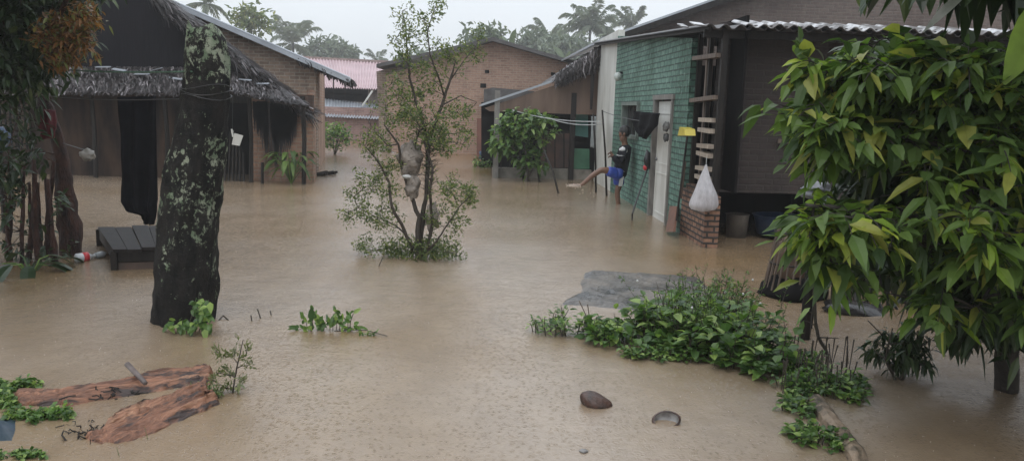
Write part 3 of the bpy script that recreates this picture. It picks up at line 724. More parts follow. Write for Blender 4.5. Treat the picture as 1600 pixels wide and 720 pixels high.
# ================================================================== big left trunk (stump)
T0 = G(286, 512); 
tp = [(286, 512), (287, 480), (289, 440), (291, 400), (295, 350), (300, 300), (305, 260), (312, 215), (319, 170), (323, 130), (325, 90), (323, 60), (319, 44)]
tw = [.445, .44, .435, .43, .42, .40, .385, .36, .335, .31, .29, .27, .21]
yT = T0.y + .22
b = MB(); nseg = 28; pts = []; rads = []
for i in range(len(tp) - 1):
    for k in range(8):
        t = k / 8; pts.append(P(lerp(tp[i][0], tp[i + 1][0], t), lerp(tp[i][1], tp[i + 1][1], t), yT)); rads.append(lerp(tw[i], tw[i + 1], t) / 2)
pts.insert(0, pts[0] - Z * .4); rads.insert(0, .3)
st = 0
for i, p in enumerate(pts):
    for k in range(nseg):
        a = 2 * math.pi * k / nseg; d = V(math.cos(a), math.sin(a), 0)
        q = V(d.x * 2.2, d.y * 2.2, p.z * 2.2)
        r = rads[i] * (1 + .10 * noise.noise(q) + .05 * noise.noise(q * 3) + .03 * noise.noise(q * 8))
        z = p.z + (.09 * noise.noise(V(d.x * 2.2, d.y * 2.2, 9)) * max(0, 1 - (len(pts) - 1 - i) / 14)); r *= 1 + .10 * noise.noise(V(d.x * 4, d.y * 4, p.z * 5))
        b.v.append(V(p.x, p.y, z) + d * r)
for i in range(len(pts) - 1):
    for k in range(nseg):
        q = i * nseg; b.f.append((q + k, q + (k + 1) % nseg, q + nseg + (k + 1) % nseg, q + nseg + k))
q = (len(pts) - 1) * nseg; b.f.append(tuple(q + k for k in range(nseg)))
def lichen():
    m, nt, bs, o = newmat('lichen_spotted_bark')
    ob = coord(nt); base = ramp(nt, noi(nt, coord(nt, 'Object', (1, 1, .4)), 14, 6), [(.35, (.020, .018, .016)), (.65, (.006, .006, .006))])
    zz = N(nt, 'ShaderNodeSeparateXYZ'); nt.links.new(coord(nt, 'Generated'), zz.inputs[0])
    hi = ramp(nt, zz.outputs[2], [(.12, .0), (.3, .12), (.45, .24), (.68, .32), (.74, .05), (.82, .12), (.90, .36)])
    n1 = noi(nt, coord(nt, 'Object', (1, 1, .7)), 5.5, 9, .78); n2 = noi(nt, coord(nt, 'Object', (1, 1, .8)), 26, 6, .75, .4)
    sm = N(nt, 'ShaderNodeMath', operation='MULTIPLY_ADD'); nt.links.new(n1, sm.inputs[0]); sm.inputs[1].default_value = 1.0; nt.links.new(n2, sm.inputs[2])
    s2 = N(nt, 'ShaderNodeMath', operation='MULTIPLY_ADD'); nt.links.new(hi, s2.inputs[0]); s2.inputs[1].default_value = .55; nt.links.new(sm.outputs[0], s2.inputs[2])
    f = ramp(nt, s2.outputs[0], [(.0, 0.0), (1, 1.0)]); mr = nt.nodes.new('ShaderNodeMapRange'); nt.links.new(s2.outputs[0], mr.inputs[0])
    mr.inputs[1].default_value = 1.19; mr.inputs[2].default_value = 1.25
    lc = ramp(nt, noi(nt, ob, 9, 4), [(.4, (.12, .16, .10)), (.6, (.25, .27, .20))])
    nt.links.new(mixc(nt, mr.outputs[0], base, lc), bs.inputs['Base Color']); bs.inputs['Roughness'].default_value = .7; bs.inputs['Specular IOR Level'].default_value = .15
    bump(nt, bs, noi(nt, ob, 30, 6, .7), .9, .02); return m
tree1 = empty('old_tree_trunk', V(T0.x, T0.y, 0), 'thick black crownless tree trunk speckled with pale green lichen, before the hut', 'tree trunk')
b.build('trunk', lichen(), tree1, True, False)
bnd = MB()
for dz in (0, .03, .07): 
    c = P(323, 152, yT) + Z * dz; bnd.tube([c + V(math.cos(a) * .168, math.sin(a) * .168, .02 * math.sin(a * 2 + dz * 40)) for a in [i * .35 for i in range(19)]], .0035, 5)
bnd.build('tied_cord', BLACK_P, tree1)

def weed_clump(root, name, c, rx, ry, h, nst, leafL, leafW, m, stems=TWIG, lean=.5, nl=9, small=False, droop=.35, wid=2):
    cr, st = MB(), MB()
    for i in range(nst):
        a = rnd.uniform(0, 6.28); r = math.sqrt(rnd.random()); p = V(c.x + math.cos(a) * r * rx, c.y + math.sin(a) * r * ry, max(c.z, 0))
        hh = h * rnd.uniform(.35, 1.05) * (1.15 - .6 * r); d = V(rnd.gauss(math.cos(a) * lean * r, .2), rnd.gauss(math.sin(a) * lean * r, .2), 1).normalized()
        e = p + d * hh; mid = lerp(p, e, .5) + rv(.04 * hh)
        st.tube([p - Z * .05, mid, e], [.0045, .0035, .002], 4)
        for k in range(nl):
            t = rnd.uniform(.15, 1.0); q = lerp(p, e, t) + rv(.01); dd = rdir(); dd.z = abs(dd.z) * .5 + rnd.uniform(-.15, .35); dd.normalize()
            s = rnd.uniform(.6, 1.15)
            q2 = q + dd * leafL * .3
            cr.leaf(q2, dd, Z + rdir() * .35, leafL * s, leafW * s, droop, .25, small)
    if name is None: return cr, st
    st.build('stems', stems, root, uv=False); cr.build('leaves', m, root, uv=False)

o = empty('creeper_weed', G(300, 512), 'leafy green weed climbing the foot of the lichen spotted trunk', 'weed')
cr, st = MB(), MB()
tr0 = P(310, 470, yT - .27)
for i in range(95):
    px = rnd.choice([rnd.gauss(316, 9), rnd.uniform(262, 330)]); py = rnd.uniform(466, 514) if px > 300 else rnd.uniform(500, 514)
    p = P(px, py, yT - .30 - rnd.uniform(0, .12)); p.z = max(p.z, .01)
    dd = rdir(); dd.y = -abs(dd.y); cr.leaf(p, dd, V(0, -.6, 1) + rdir() * .3, rnd.uniform(.04, .075), rnd.uniform(.03, .05), .4, .2)
for k in range(5): st.tube([V(T0.x + .05 + k * .03, T0.y - .1, -.05), P(300 + k * 6, 492, yT - .3), P(306 + k * 5, 468, yT - .27)], .004, 4)
st.build('stems', TWIG, o, uv=False); cr.build('leaves', LEAF_WEED, o, uv=False)

# ================================================================== left fore tree (near the edge)
LT = G(118, 397); yL = LT.y
lt = Plant('leaning_tree', V(LT.x, LT.y, 0), 'leaning reddish trunk tree with dark dense crown and browning leaves, at the left edge', 'tree')
def l_(px, py, dy=0): return P(px, py, yL + dy)
lt.stem([l_(114, 410), l_(112, 370), l_(102, 300), l_(98, 262), l_(90, 220), l_(80, 180), l_(62, 140), l_(48, 110), l_(40, 80)], [.115, .10, .085, .078, .065, .055, .05, .05, .045], 14, .3)
lt.stem([l_(104, 402, .06), l_(99, 350, .06), l_(94, 300, .04), l_(92, 260)], [.07, .055, .045, .04], 10, .4)
lt.stem([l_(48, 110), l_(20, 80, -.4), l_(-10, 40, -.8), l_(-40, 0, -1)], [.05, .04, .03, .02])
lt.stem([l_(45, 100), l_(70, 60, -.5), l_(95, 20, -1), l_(110, -10, -1.2)], [.045, .035, .025, .015])
lt.stem([l_(40, 95), l_(40, 50, .4), l_(55, 0, .5)], [.04, .03, .02])
for px, py, rx, ry, dy, n in ((20, 55, 62, 62, -.6, 150), (-30, 30, 60, 70, -.6, 90), (80, 30, 45, 42, -.4, 60), (15, 105, 62, 22, -.8, 66), (60, -30, 90, 40, -.5, 70), (0, 40, 70, 60, .5, 80), (5, 150, 18, 22, -.9, 6), (10, 200, 22, 40, -.8, 10), (5, 258, 28, 26, -.6, 12)):
    c = l_(px, py, dy); s = (yL + dy) / FPX
    for i in range(n):
        p = inell(c, (rx * s, .6, ry * s)); d = lt.twig(p, .004)
        for k in range(rnd.randint(9, 14)):
            q = p + rv(.11); lt.crown.leaf(q, d * .5 + rdir() - Z * .35, Z + rdir() * .5, rnd.uniform(.08, .15), rnd.uniform(.035, .06), .3, .3)
for px, py, rx, ry, dy, n in ((100, 60, 42, 36, -1.0, 62), (135, 22, 18, 12, -1.1, 14), (85, 92, 24, 12, -1.0, 14), (118, 60, 30, 26, -1.0, 26)):
    c = l_(px, py, dy); s = (yL + dy) / FPX
    for i in range(n):
        p = inell(c, (rx * s, .25, ry * s)); d = lt.twig(p, .003)
        for k in range(rnd.randint(9, 14)):
            q = p + rv(.06); lt.crown2.leaf(q, d * .7 + rdir(), Z + rdir() * .5, rnd.uniform(.05, .1), rnd.uniform(.018, .03), .2, .3)
lt.done(BARK_RED, LEAF_DARK, LEAF_ORANGE)
oc = MB()  # unseen leaf mass added outside the frame to shade the left water
for cx_, cy_, cz_, rx_, ry_, rz_, n in ((-6.2, 7.0, 3.4, 1.6, 1.6, .7, 1500), (-4.6, 5.6, 3.3, 1.5, 1.4, .5, 1300), (-5.4, 5.4, 2.2, .9, 1.2, .8, 700)):
    for i in range(n):
        p = inell(V(cx_, cy_, cz_), (rx_, ry_, rz_)); q = p - CAM; fy = q.dot(FWD)
        if abs(q.dot(RT)) < fy * .69 and abs(q.dot(UP)) < fy * .32: continue
        oc.leaf(p, rdir() - Z * .3, Z + rdir() * .4, rnd.uniform(.18, .3), rnd.uniform(.08, .12), .3, .3)
oc.build('unseen_shade_crown', LEAF_DARK, bpy.data.objects['leaning_tree'], uv=False)
# thin stems thicket under it
th = Plant('stem_thicket', G(50, 400), 'thicket of thin straight dark stems with few leaves beside the leaning tree', 'shrub')
for i, (x0, x1, t) in enumerate(((12, 22, 268), (30, 38, 260), (46, 46, 285), (58, 52, 250), (66, 60, 285), (78, 70, 270), (88, 74, 280), (98, 86, 300), (18, 8, 290), (70, 84, 252), (40, 56, 300), (92, 99, 290))):
    y = yL - rnd.uniform(0, .8); b0 = G(x0 + (x1 - x0) * 0, 392 + rnd.uniform(-5, 22)); e = P(x1, t, b0.y)
    th.stem([V(b0.x, b0.y, -.1), lerp(b0, e, .5) + rv(.02), e], [.022, .018, .012] if i % 3 else [.034, .028, .02], 6, .3)
for px, py, rx, ry, n in ((18, 290, 34, 30, 14), (60, 330, 45, 30, 8), (20, 360, 28, 30, 8), (60, 400, 50, 18, 10), (18, 250, 26, 20, 8)):
    for i in range(n):
        p = inell(P(px, py, yL - .5), (rx * .0062, .4, ry * .0062)); p.z = max(p.z, .03); d = th.twig(p, .003, add=False)
        for k in range(7): th.crown.leaf(p + rv(.07), d + rdir() - Z * .3, Z + rdir() * .5, rnd.uniform(.06, .12), rnd.uniform(.03, .05), .3, .3)
th.done(BARK_RED, LEAF_DARK, wn='stems', ln='leaves')
# broad leaved taro plant at the water edge
def big_leaf(b, base, d, L, Wd, droop=.5, seg=6, n=Z):
    d = d.normalized(); a = d.cross(n).normalized(); st = len(b.v)
    for i in range(seg + 1):
        t = i / seg; c = base + d * L * t - Z * (L * droop * t * t)
        w = Wd * (math.sin(math.pi * min(1, t * .92 + .06)) ** .8) / 2
        b.v += [c - a * w + Z * w * .25, c, c + a * w + Z * w * .25]
    for i in range(seg):
        q = st + 3 * i; b.f += [(q, q + 1, q + 4, q + 3), (q + 1, q + 2, q + 5, q + 4)]
def stalk_plant(name, c, n, h, L, Wd, m, label, cat, spread=.3, ln='leaves', group=None, droop=.5, tilt=.8):
    o = empty(name, V(c.x, c.y, max(0, c.z)), label, cat, group); cr, st = MB(), MB()
    for i in range(n):
        a = rnd.uniform(0, 6.28); hh = h * rnd.uniform(.4, 1); k = rnd.uniform(.3, 1) * spread
        e = c + V(math.cos(a) * k, math.sin(a) * k, hh); st.tube([c - Z * .05, lerp(c, e, .5) + Z * .04, e], [.008, .007, .005], 5)
        big_leaf(cr, e, V(math.cos(a), math.sin(a), rnd.uniform(-.3, tilt)), L * rnd.uniform(.7, 1.1), Wd * rnd.uniform(.7, 1.1), droop)
    st.build('stems', LEAF_WEED, o, uv=False); cr.build(ln, m, o, uv=False); return o
stalk_plant('taro_plant', G(48, 424), 9, .14, .26, .13, LEAF_DARK, 'low taro plant with broad dark wet leaves by the stem thicket', 'plant', .3, tilt=.1)
stalk_plant('broad_leaf_plant', P(455, 284, YF - .4), 40, .62, .34, .1, LEAF_BIG, 'arching green strap leaved plant against the brick hut corner', 'plant', .36, droop=.8)
MB().tube([P(410, 290, YF - .5), P(410, 254, YF - .5)], .035, 6, .2).build('short_stake', WOOD_DARK)
tag(bpy.data.objects['short_stake'], 'short dark stake upright in front of the brick hut wall', 'stake')
db = empty('driftwood_pile', G(495, 273), 'small dark driftwood heap at the brick hut corner', 'driftwood'); b = MB(); 
for i in range(7): 
    a = G(484 + i * 4, 275 - i * .6); b.tube([a, a + V(rnd.uniform(.2, .4), rnd.uniform(-.3, .3), rnd.uniform(.02, .1))], rnd.uniform(.02, .045), 6, .3)
b.build('branches', WOOD_DARK, db)

# ================================================================== distant trees
def far_tree(name, px, pyt, Y, rx, ry, n, label, m=None, group='trees behind the roofs', cat='tree', ls=.55):
    c = P(px, pyt, Y); s = Y / FPX; base = V(c.x, Y, 0)
    t = Plant(name, base, label, cat, group)
    t.stem([base, lerp(base, c, .6) + rv(.3), c], [.25, .2, .08], 7)
    for j in range(n):
        p = inell(c, (rx * s, rx * s * .8, ry * s)); t.twig(p, .03)
        for k in range(22): t.crown.leaf(p + rv(.75), rdir(), Z + rdir(), ls * rnd.uniform(.6, 1.2), ls * .4, .2, .2, True)
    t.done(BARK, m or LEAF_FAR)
def palm(px, py, Y, nf, L, label, name='coconut_palm', lean=0, leafw=.055, group='coconut palms behind the roofs', up=1.1, sp=1.0):
    c = P(px, py, Y); base = V(c.x + lean, Y, 0); o = empty(name, base, label, 'palm tree', group)
    MB().tube([base - Z * .3, lerp(base, c, .35) + V(lean * .2, 0, 0), lerp(base, c, .7), c], [.24, .18, .15, .13], 9, .1).build('trunk', BARK, o, True, False)
    cr = MB(); rc = MB()
    for i in range(nf):
        a = 6.283 * i / nf + rnd.uniform(-.2, .2); el = rnd.uniform(-.2, up + .25); ll = L * rnd.uniform(.75, 1.1); pts = []
        hd = V(math.cos(a), math.sin(a), 0) * sp
        for k in range(9):
            t = k / 8; pts.append(c + hd * ll * t * math.cos(el * .75) * (1 - .25 * t) + Z * (ll * (math.sin(el) * t * 1.05 - .55 * t ** 2.4)))
        rc.tube(pts, [.035 - .003 * k for k in range(9)], 4)
        for k in range(44):
            t = .06 + .94 * k / 44; f = t * 8; j = min(7, int(f)); p = lerp(pts[j], pts[j + 1], f - j); dd = tang(pts[j], pts[j + 1])
            sd = dd.cross(Z).normalized(); w = math.sin(math.pi * (t * .8 + .16)) * ll * .17
            for sg in (-1, 1):
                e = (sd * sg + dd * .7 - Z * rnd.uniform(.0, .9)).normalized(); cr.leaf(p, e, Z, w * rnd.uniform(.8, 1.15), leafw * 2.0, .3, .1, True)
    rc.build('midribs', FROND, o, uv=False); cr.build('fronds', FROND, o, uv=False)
palm(458, 68, 92, 20, 6.0, 'coconut palm rising behind the tin roof edge, tallest frond crown on the left skyline')
palm(592, 98, 98, 11, 4.0, 'low palm crown peeking above the pink roof ridge')
palm(862, 66, 92, 22, 5.4, 'palm behind the right slope of the gabled house roof, beside banana leaves', up=1.2)
palm(922, 46, 84, 30, 5.4, 'thick bushy palm right behind the porch thatch, largest crown on that side', up=1.4)
palm(988, 42, 92, 22, 4.6, 'palm crown partly hidden by the green house rake, rightmost on the skyline', up=1.3)
palm(322, 6, 70, 14, 4.2, 'palm fronds above the roof of the tall brick house, near the frame top')
far_tree('broadleaf_tree', 512, 84, 96, 36, 18, 40, 'rounded dark broadleaf tree beside the left coconut palm', ls=.9)
far_tree('broadleaf_tree', 392, 34, 60, 24, 16, 22, 'sparse yellowish tree crown just above the tall brick house roof', LEAF_BUSH)
far_tree('broadleaf_tree', 548, 94, 98, 13, 16, 11, 'small pointed tree crown between the dark tree and the pink roof', ls=.8)
far_tree('broadleaf_tree', 895, 88, 80, 52, 28, 70, 'dense green tree mass between the gabled house and the thatch eave', ls=.9)
far_tree('broadleaf_tree', 762, 64, 60, 28, 20, 24, 'pale green tree right behind the apex of the gabled house', ls=.7)
far_tree('broadleaf_tree', 838, 72, 84, 30, 18, 34, 'low green tree just over the right roof slope of the gabled house', ls=.9)
far_tree('broadleaf_tree', 660, 104, 90, 40, 20, 32, 'faded tree mass seen through the tall sparse bush', ls=.9)
def banana(px, py, Y, leaves, label):
    c = P(px, py, Y); base = V(c.x, Y, 0); o = empty('banana_plant', base, label, 'banana plant', 'banana plants behind the roofs')
    MB().tube([base, c], [.16, .09], 8).build('stem', LEAF_FAR, o, True, False); b = MB()
    for dx, dz, L in leaves: big_leaf(b, c, V(dx, rnd.uniform(-.3, .3), dz), L, L * .2, .3, 8, V(.3, -1, .2))
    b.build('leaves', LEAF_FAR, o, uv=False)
banana(796, 76, 36, ((.22, 1, 1.25), (-.8, .5, 1.0), (-.4, .9, .9)), 'banana plant with one upright leaf over the gabled house apex')
banana(884, 100, 42, ((-.5, .9, 1.5), (-.9, .5, 1.4), (.2, 1, 1.0)), 'banana plant with arching leaf over the right roof slope')
banana(704, 92, 38, ((-.2, 1, .9), (.6, .6, 1.0)), 'banana plant leaves left of the gabled house apex, behind the sparse bush')

# green bush beside the far house
def round_bush(name, c, r, n, ls, m, label, cat='bush', group=None):
    t = Plant(name, V(c.x, c.y, 0), label, cat, group)
    for k in range(5): t.stem([V(c.x, c.y, -.1), c + V(rnd.uniform(-.5, .5) * r[0], rnd.uniform(-.5, .5) * r[1], 0)], [.02, .01], 5)
    for j in range(n):
        p = inell(c, r); p.z = max(.05, p.z); t.twig(p, .006, add=False)
        for k in range(12): t.crown.leaf(p + rv(ls), rdir() + Z * .2, Z + rdir() * .6, ls * rnd.uniform(.6, 1.2), ls * .5, .3, .25)
    t.done(TWIG, m)
round_bush('round_bush', P(522, 212, 24.5), (.55, .6, .38), 60, .12, LEAF_WEED, 'rounded green bush standing in water past the brick house corner')
# plants on the porch side
pb = Plant('porch_shrub', V(gp(822, 270, -.9).x, gp(822, 270, -.9).y, 0), 'leafy green shrub growing up in front of the porch posts', 'shrub')
g_ = lambda px, py, dy=0: gp(px, py, -.9 + dy)
pb.stem([g_(826, 285), g_(822, 240), g_(812, 205), g_(800, 185)], [.03, .025, .02, .01]); pb.stem([g_(824, 280), g_(845, 240), g_(850, 205)], [.02, .015, .01]); pb.stem([g_(822, 250), g_(790, 220), g_(782, 195)], [.015, .012, .008])
for px, py, rx, ry, n in ((815, 195, 42, 22, 70), (800, 225, 34, 22, 44), (845, 205, 26, 26, 32), (790, 205, 18, 18, 16), (830, 250, 22, 26, 26)):
    for i in range(n):
        p = inell(g_(px, py), (rx * .0145, .35, ry * .0145)); d = pb.twig(p, .004, add=False)
        for k in range(7): pb.crown.leaf(p + rv(.1), d + rdir() - Z * .2, Z + rdir() * .5, rnd.uniform(.1, .19), rnd.uniform(.07, .12), .3, .2)
pb.done(TWIG, LEAF_WEED)
cloth_blob('blue_bundle', P(756, 243, 22), (.13, .13, .15), BLUE_TARP, 4, 'blue plastic bundle by the porch post at the water edge', 'bundle', .5)
round_bush('edge_weed', P(752, 255, 21), (.25, .3, .14), 14, .1, LEAF_WEED, 'low green weed tuft under the blue bundle', 'weed')
# ================================================================== big right bush
rb = Plant('leafy_tree', V(G(1580, 600).x, G(1580, 600).y, 0), 'large tree with long drooping bright green leaves and lime shoots filling the right side', 'tree')
b0 = G(1580, 600); 
def r_(px, py, Y=3.9): return P(px, py, Y)
rb.stem([V(b0.x, b0.y, -.2), P(1575, 520, 4.3), P(1560, 420, 4.1), P(1530, 340, 3.9), P(1490, 260, 3.8), P(1450, 180, 3.7), P(1420, 110, 3.7)], [.07, .06, .05, .045, .035, .025, .012], 8)
rb.stem([P(1560, 420, 4.1), P(1480, 400, 3.9), P(1400, 345, 3.6), P(1320, 325, 3.4), P(1260, 320, 3.3)], [.035, .03, .022, .015, .008])
rb.stem([P(1530, 340, 3.9), P(1440, 280, 3.9), P(1360, 210, 3.8), P(1290, 150, 3.7), P(1230, 110, 3.6)], [.035, .028, .022, .015, .007])
rb.stem([P(1490, 260, 3.8), P(1540, 160, 3.6), P(1580, 90, 3.5)], [.03, .02, .01])
rb.stem([P(1570, 500, 4.3), P(1500, 470, 4.3), P(1430, 450, 4.4)], [.03, .02, .01])
rb.stem([P(1575, 440, 4.1), P(1620, 300, 3.8), P(1640, 150, 3.7)], [.04, .03, .015])
def spray(pl, mb, p, d, L=.34, n=7, leaf=.15, w=.045, droop=.5):
    """a drooping compound leaf: rachis with paired leaflets"""
    d = d.normalized(); pts = [p + d * L * t - Z * (L * .35 * t * t) for t in (0, .25, .5, .75, 1)]
    pl.wood.tube(pts, [.004, .0035, .003, .0025, .0015], 4, 0, False)
    side = d.cross(Z)
    if side.length < .05: side = V(1, 0, 0)
    side.normalize()
    for k in range(n):
        t = .2 + .8 * (k // 2) / max(1, (n - 1) // 2); f = min(3.999, t * 4); j = int(f); q = lerp(pts[j], pts[j + 1], f - j)
        sg = -1 if k % 2 else 1
        dd = d * .55 + side * sg * .8 - Z * rnd.uniform(-.25, .9) if k < n - 1 else d - Z * .3
        mb.leaf(q, dd + rdir() * .35, Z + rdir() * .6, leaf * rnd.uniform(.7, 1.2), w * rnd.uniform(.8, 1.2), droop, .3)
RBL = [ # px,py,rx,ry,Y,ry_m,n,young
    (1262, 108, 20, 12, 3.6, .1, 3, 1), (1278, 185, 30, 36, 3.6, .2, 18, 0), (1335, 125, 42, 36, 3.7, .3, 36, 0), (1400, 95, 55, 34, 3.8, .3, 44, 0), (1475, 115, 60, 38, 3.7, .3, 50, 0), (1550, 125, 55, 45, 3.6, .3, 42, 0),
    (1325, 210, 45, 48, 3.6, .3, 32, 0), (1400, 180, 70, 60, 3.7, .3, 38, 0), (1500, 200, 70, 50, 3.5, .3, 30, 0), (1580, 200, 40, 60, 3.7, .3, 22, 0), (1450, 270, 60, 40, 3.5, .2, 14, 0), (1560, 290, 50, 50, 3.7, .3, 18, 0),
    (1278, 338, 30, 26, 3.35, .15, 16, 1), (1320, 330, 50, 35, 3.4, .2, 18, 1), (1300, 380, 60, 40, 3.4, .2, 16, 0), (1380, 350, 50, 40, 3.5, .2, 14, 0), (1440, 320, 40, 40, 3.4, .2, 8, 0), (1490, 350, 40, 35, 3.3, .2, 9, 1),
    (1550, 360, 50, 40, 3.4, .2, 12, 0), (1480, 420, 60, 40, 3.6, .25, 14, 0), (1560, 460, 50, 50, 3.6, .25, 16, 0), (1420, 440, 50, 35, 3.8, .2, 10, 0), (1620, 350, 50, 200, 3.8, .3, 30, 0), (1620, 120, 40, 80, 3.6, .3, 20, 0)]
for px, py, rx, ry, Y, dm, n, yg in RBL:
    c = P(px, py, Y); s = Y / FPX
    for i in range(int(n * .42) + 1):
        p = inell(c, (rx * s, dm, ry * s)); d = rb.twig(p, .006)
        out = (p - P(1450, 250, 4.2)); out.z *= .3; out = out.normalized()
        big = rnd.uniform(.55, 1.12); hang = rnd.uniform(-.1, .5)
        for j in range(rnd.randint(3, 5)):
            dd = out * .45 + V(rnd.uniform(-.9, .9), rnd.uniform(-.9, .5), rnd.uniform(-.45, .75) - hang * .3)
            young = yg and rnd.random() < .55 or rnd.random() < .10
            spray(rb, rb.crown2 if young else rb.crown, p + rv(.02), dd, rnd.uniform(.09, .2) * big, rnd.choice((4, 5, 5, 6)), rnd.uniform(.085, .155) * big, rnd.uniform(.042, .075) * big, rnd.uniform(.0, .7))
dk = MB()      # inner leaves, the shade within the crown put into their dark colour
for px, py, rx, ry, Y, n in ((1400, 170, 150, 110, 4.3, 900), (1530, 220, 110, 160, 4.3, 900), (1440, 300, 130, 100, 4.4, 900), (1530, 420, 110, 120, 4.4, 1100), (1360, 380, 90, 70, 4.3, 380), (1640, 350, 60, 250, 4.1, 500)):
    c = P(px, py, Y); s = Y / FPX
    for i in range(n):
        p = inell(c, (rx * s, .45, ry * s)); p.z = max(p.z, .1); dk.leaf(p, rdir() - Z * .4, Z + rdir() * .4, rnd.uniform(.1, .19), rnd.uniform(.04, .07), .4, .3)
for cx_, cy_, cz_, rx_, ry_, rz_, n in ((3.7, 4.4, 2.7, 1.5, 1.2, .7, 2100), (3.0, 3.4, 3.0, 1.5, 1.2, .4, 2000), (2.7, 2.6, 3.0, 1.3, .9, .3, 1300), (4.5, 3.8, 1.1, 1.0, 1.7, 1.1, 1300), (4.2, 3.6, 1.8, .9, 1.2, 1.0, 700), (3.4, 5.6, 2.2, 1.2, .7, .8, 500)):  # unseen canopy leaves beyond the frame, added to shade water and bush
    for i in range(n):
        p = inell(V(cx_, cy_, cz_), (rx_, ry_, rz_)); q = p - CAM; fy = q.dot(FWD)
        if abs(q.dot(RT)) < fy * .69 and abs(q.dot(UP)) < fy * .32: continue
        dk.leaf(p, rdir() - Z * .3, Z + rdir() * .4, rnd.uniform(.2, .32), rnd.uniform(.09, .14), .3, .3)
dk.build('inner_and_shading_leaves', LEAF_DARK, rb.root, uv=False)
for i in range(120):
    rb.twig(inell(P(1470, 300, 4.2), (.5, .4, .7)), .004, add=False)
rb.done(BARK, LEAF_BIG, LEAF_SHOOT)
# lone bent sapling stem in front of it
sp = Plant('bent_sapling', G(1297, 565), 'thin bent bare sapling stem with two drooping leaves between the weeds and the big tree', 'sapling')
y = G(1297, 565).y
sp.stem([G(1297, 566) - Z * .05, P(1290, 545, y), P(1278, 525, y), P(1273, 490, y), P(1272, 430, y), P(1276, 385, y)], [.012, .012, .011, .01, .009, .007])
sp.stem([P(1278, 527, y), P(1310, 528, y - .1)], [.006, .003])
for px, py, dx, dz in ((1262, 485, -1, -.9), (1256, 500, -.3, -1), (1266, 480, -.6, -.4)): 
    sp.twig(P(px, py, y), .003); sp.crown.leaf(P(px, py, y), V(dx, -.2, dz), Z + V(-.3, -.3, 0), .1, .04, .4, .3)
sp.done(TWIG, LEAF_WEED)
# small dark shrub in the water
ds = Plant('dark_shrub', G(1405, 590), 'small dark shrub standing in brown water under the big drooping tree', 'shrub')
y = G(1405, 590).y
for k in range(9): ds.stem([G(1405, 592) - Z * .05, P(1405 + rnd.uniform(-25, 25), 560, y + rnd.uniform(-.1, .1)), P(1405 + rnd.uniform(-55, 55), rnd.uniform(500, 545), y + rnd.uniform(-.2, .2))], [.008, .006, .003], 4)
for i in range(75):
    p = inell(P(1408, 545, y), (.21, .18, .14)); p.z = max(.03, p.z); ds.twig(p, .002, add=False)
    for k in range(4): ds.crown.leaf(p + rv(.03), rdir() - Z * .5, Z + rdir() * .4, rnd.uniform(.06, .12), rnd.uniform(.018, .034), .4, .3)
ds.done(TWIG, LEAF_DARK)
# hanging banana leaves at the top right edge
hb = empty('hanging_banana_leaf', P(1527, 0, 4.6), 'dark folded banana leaf hanging down at the top edge above the big tree', 'leaf')
b = MB(); 
top = P(1530, -60, 4.6)
for dx, w in ((-.03, .1), (.03, .09)):
    b.v += [top + V(dx, 0, 0)]; b.v.pop()
    big_leaf(b, top + V(dx, 0, 0), V(dx * .6, .0, -1), .46, w, .0, 8, V(.2, -1, 0))
b.build('blade', LEAF_DARK, hb, uv=False)
b = MB(); big_leaf(b, P(1520, -20, 4.4), V(-1, -.1, -.85), .34, .05, .1, 6, V(.1, -1, .5)); b.build('pale_torn_strip', mat('pale_dry_leaf', (.5, .5, .45), (.3, .32, .26), 10, .4), hb, uv=False)
b = MB(); big_leaf(b, P(1660, -10, 3.2), V(-.7, -.1, -1), .36, .16, .2, 6, V(.1, -1, .3)); o = b.build('broad_leaf', LEAF_SHOOT, None, uv=False); tag(o, 'broad lime leaf poking in at the upper right frame edge', 'leaf')

# ================================================================== weeds on the right centre
wc_ = empty('weed_clump', G(1040, 545), 'dense mixed green weed clump with broad leaves rising from the flood, right of centre', 'weeds')
CR, ST = MB(), MB()
for (px, py, rx, ry, h, n, L, Wd, nl) in ((880, 518, .24, .14, .2, 24, .06, .024, 10), (925, 528, .24, .16, .2, 26, .075, .035, 9), (1000, 535, .36, .22, .26, 50, .11, .07, 8), (1085, 535, .42, .32, .46, 70, .11, .06, 9), (1150, 555, .32, .3, .36, 60, .10, .07, 8), (1185, 575, .2, .2, .24, 30, .10, .07, 7), (1115, 505, .28, .18, .40, 40, .07, .022, 14), (1060, 560, .4, .08, .1, 60, .05, .035, 8), (1090, 525, .4, .22, .28, 40, .045, .02, 14)):
    c_2, s_2 = weed_clump(None, None, G(px, py), rx, ry, h, n, L, Wd, LEAF_WEED, nl=nl)
    for A_, B_ in ((CR, c_2), (ST, s_2)):
        k = len(A_.v); A_.v += B_.v; A_.f += [tuple(k + i for i in f) for f in B_.f]
for i in range(150):   # fine grassy blades
    p = G(rnd.gauss(1100, 45), rnd.uniform(490, 550)); big = rnd.uniform(.2, .45)
    d = V(rnd.gauss(0, .25), rnd.gauss(0, .2), 1).normalized(); e = p + d * big
    ST.tube([p, lerp(p, e, .5) + rv(.01), e], [.0025, .002, .001], 4)
    for k in range(8): CR.leaf(lerp(p, e, rnd.uniform(.5, 1)), rdir() + Z * .5, rdir(), rnd.uniform(.03, .05), .009, .3, .2, True)
ST.build('stems', TWIG, wc_, uv=False); CR.build('leaves', LEAF_WEED, wc_, uv=False)
fl = MB()
WPET = mat('white_petals', (.7, .7, .68), None, 5, .6, bmp=0)
for i in range(9): 
    p = G(rnd.uniform(990, 1200), rnd.uniform(490, 545)) + Z * rnd.uniform(.26, .36); MB().blob(p, .009, i, .3, 6, 4).build('flower', WPET, wc_, uv=False)
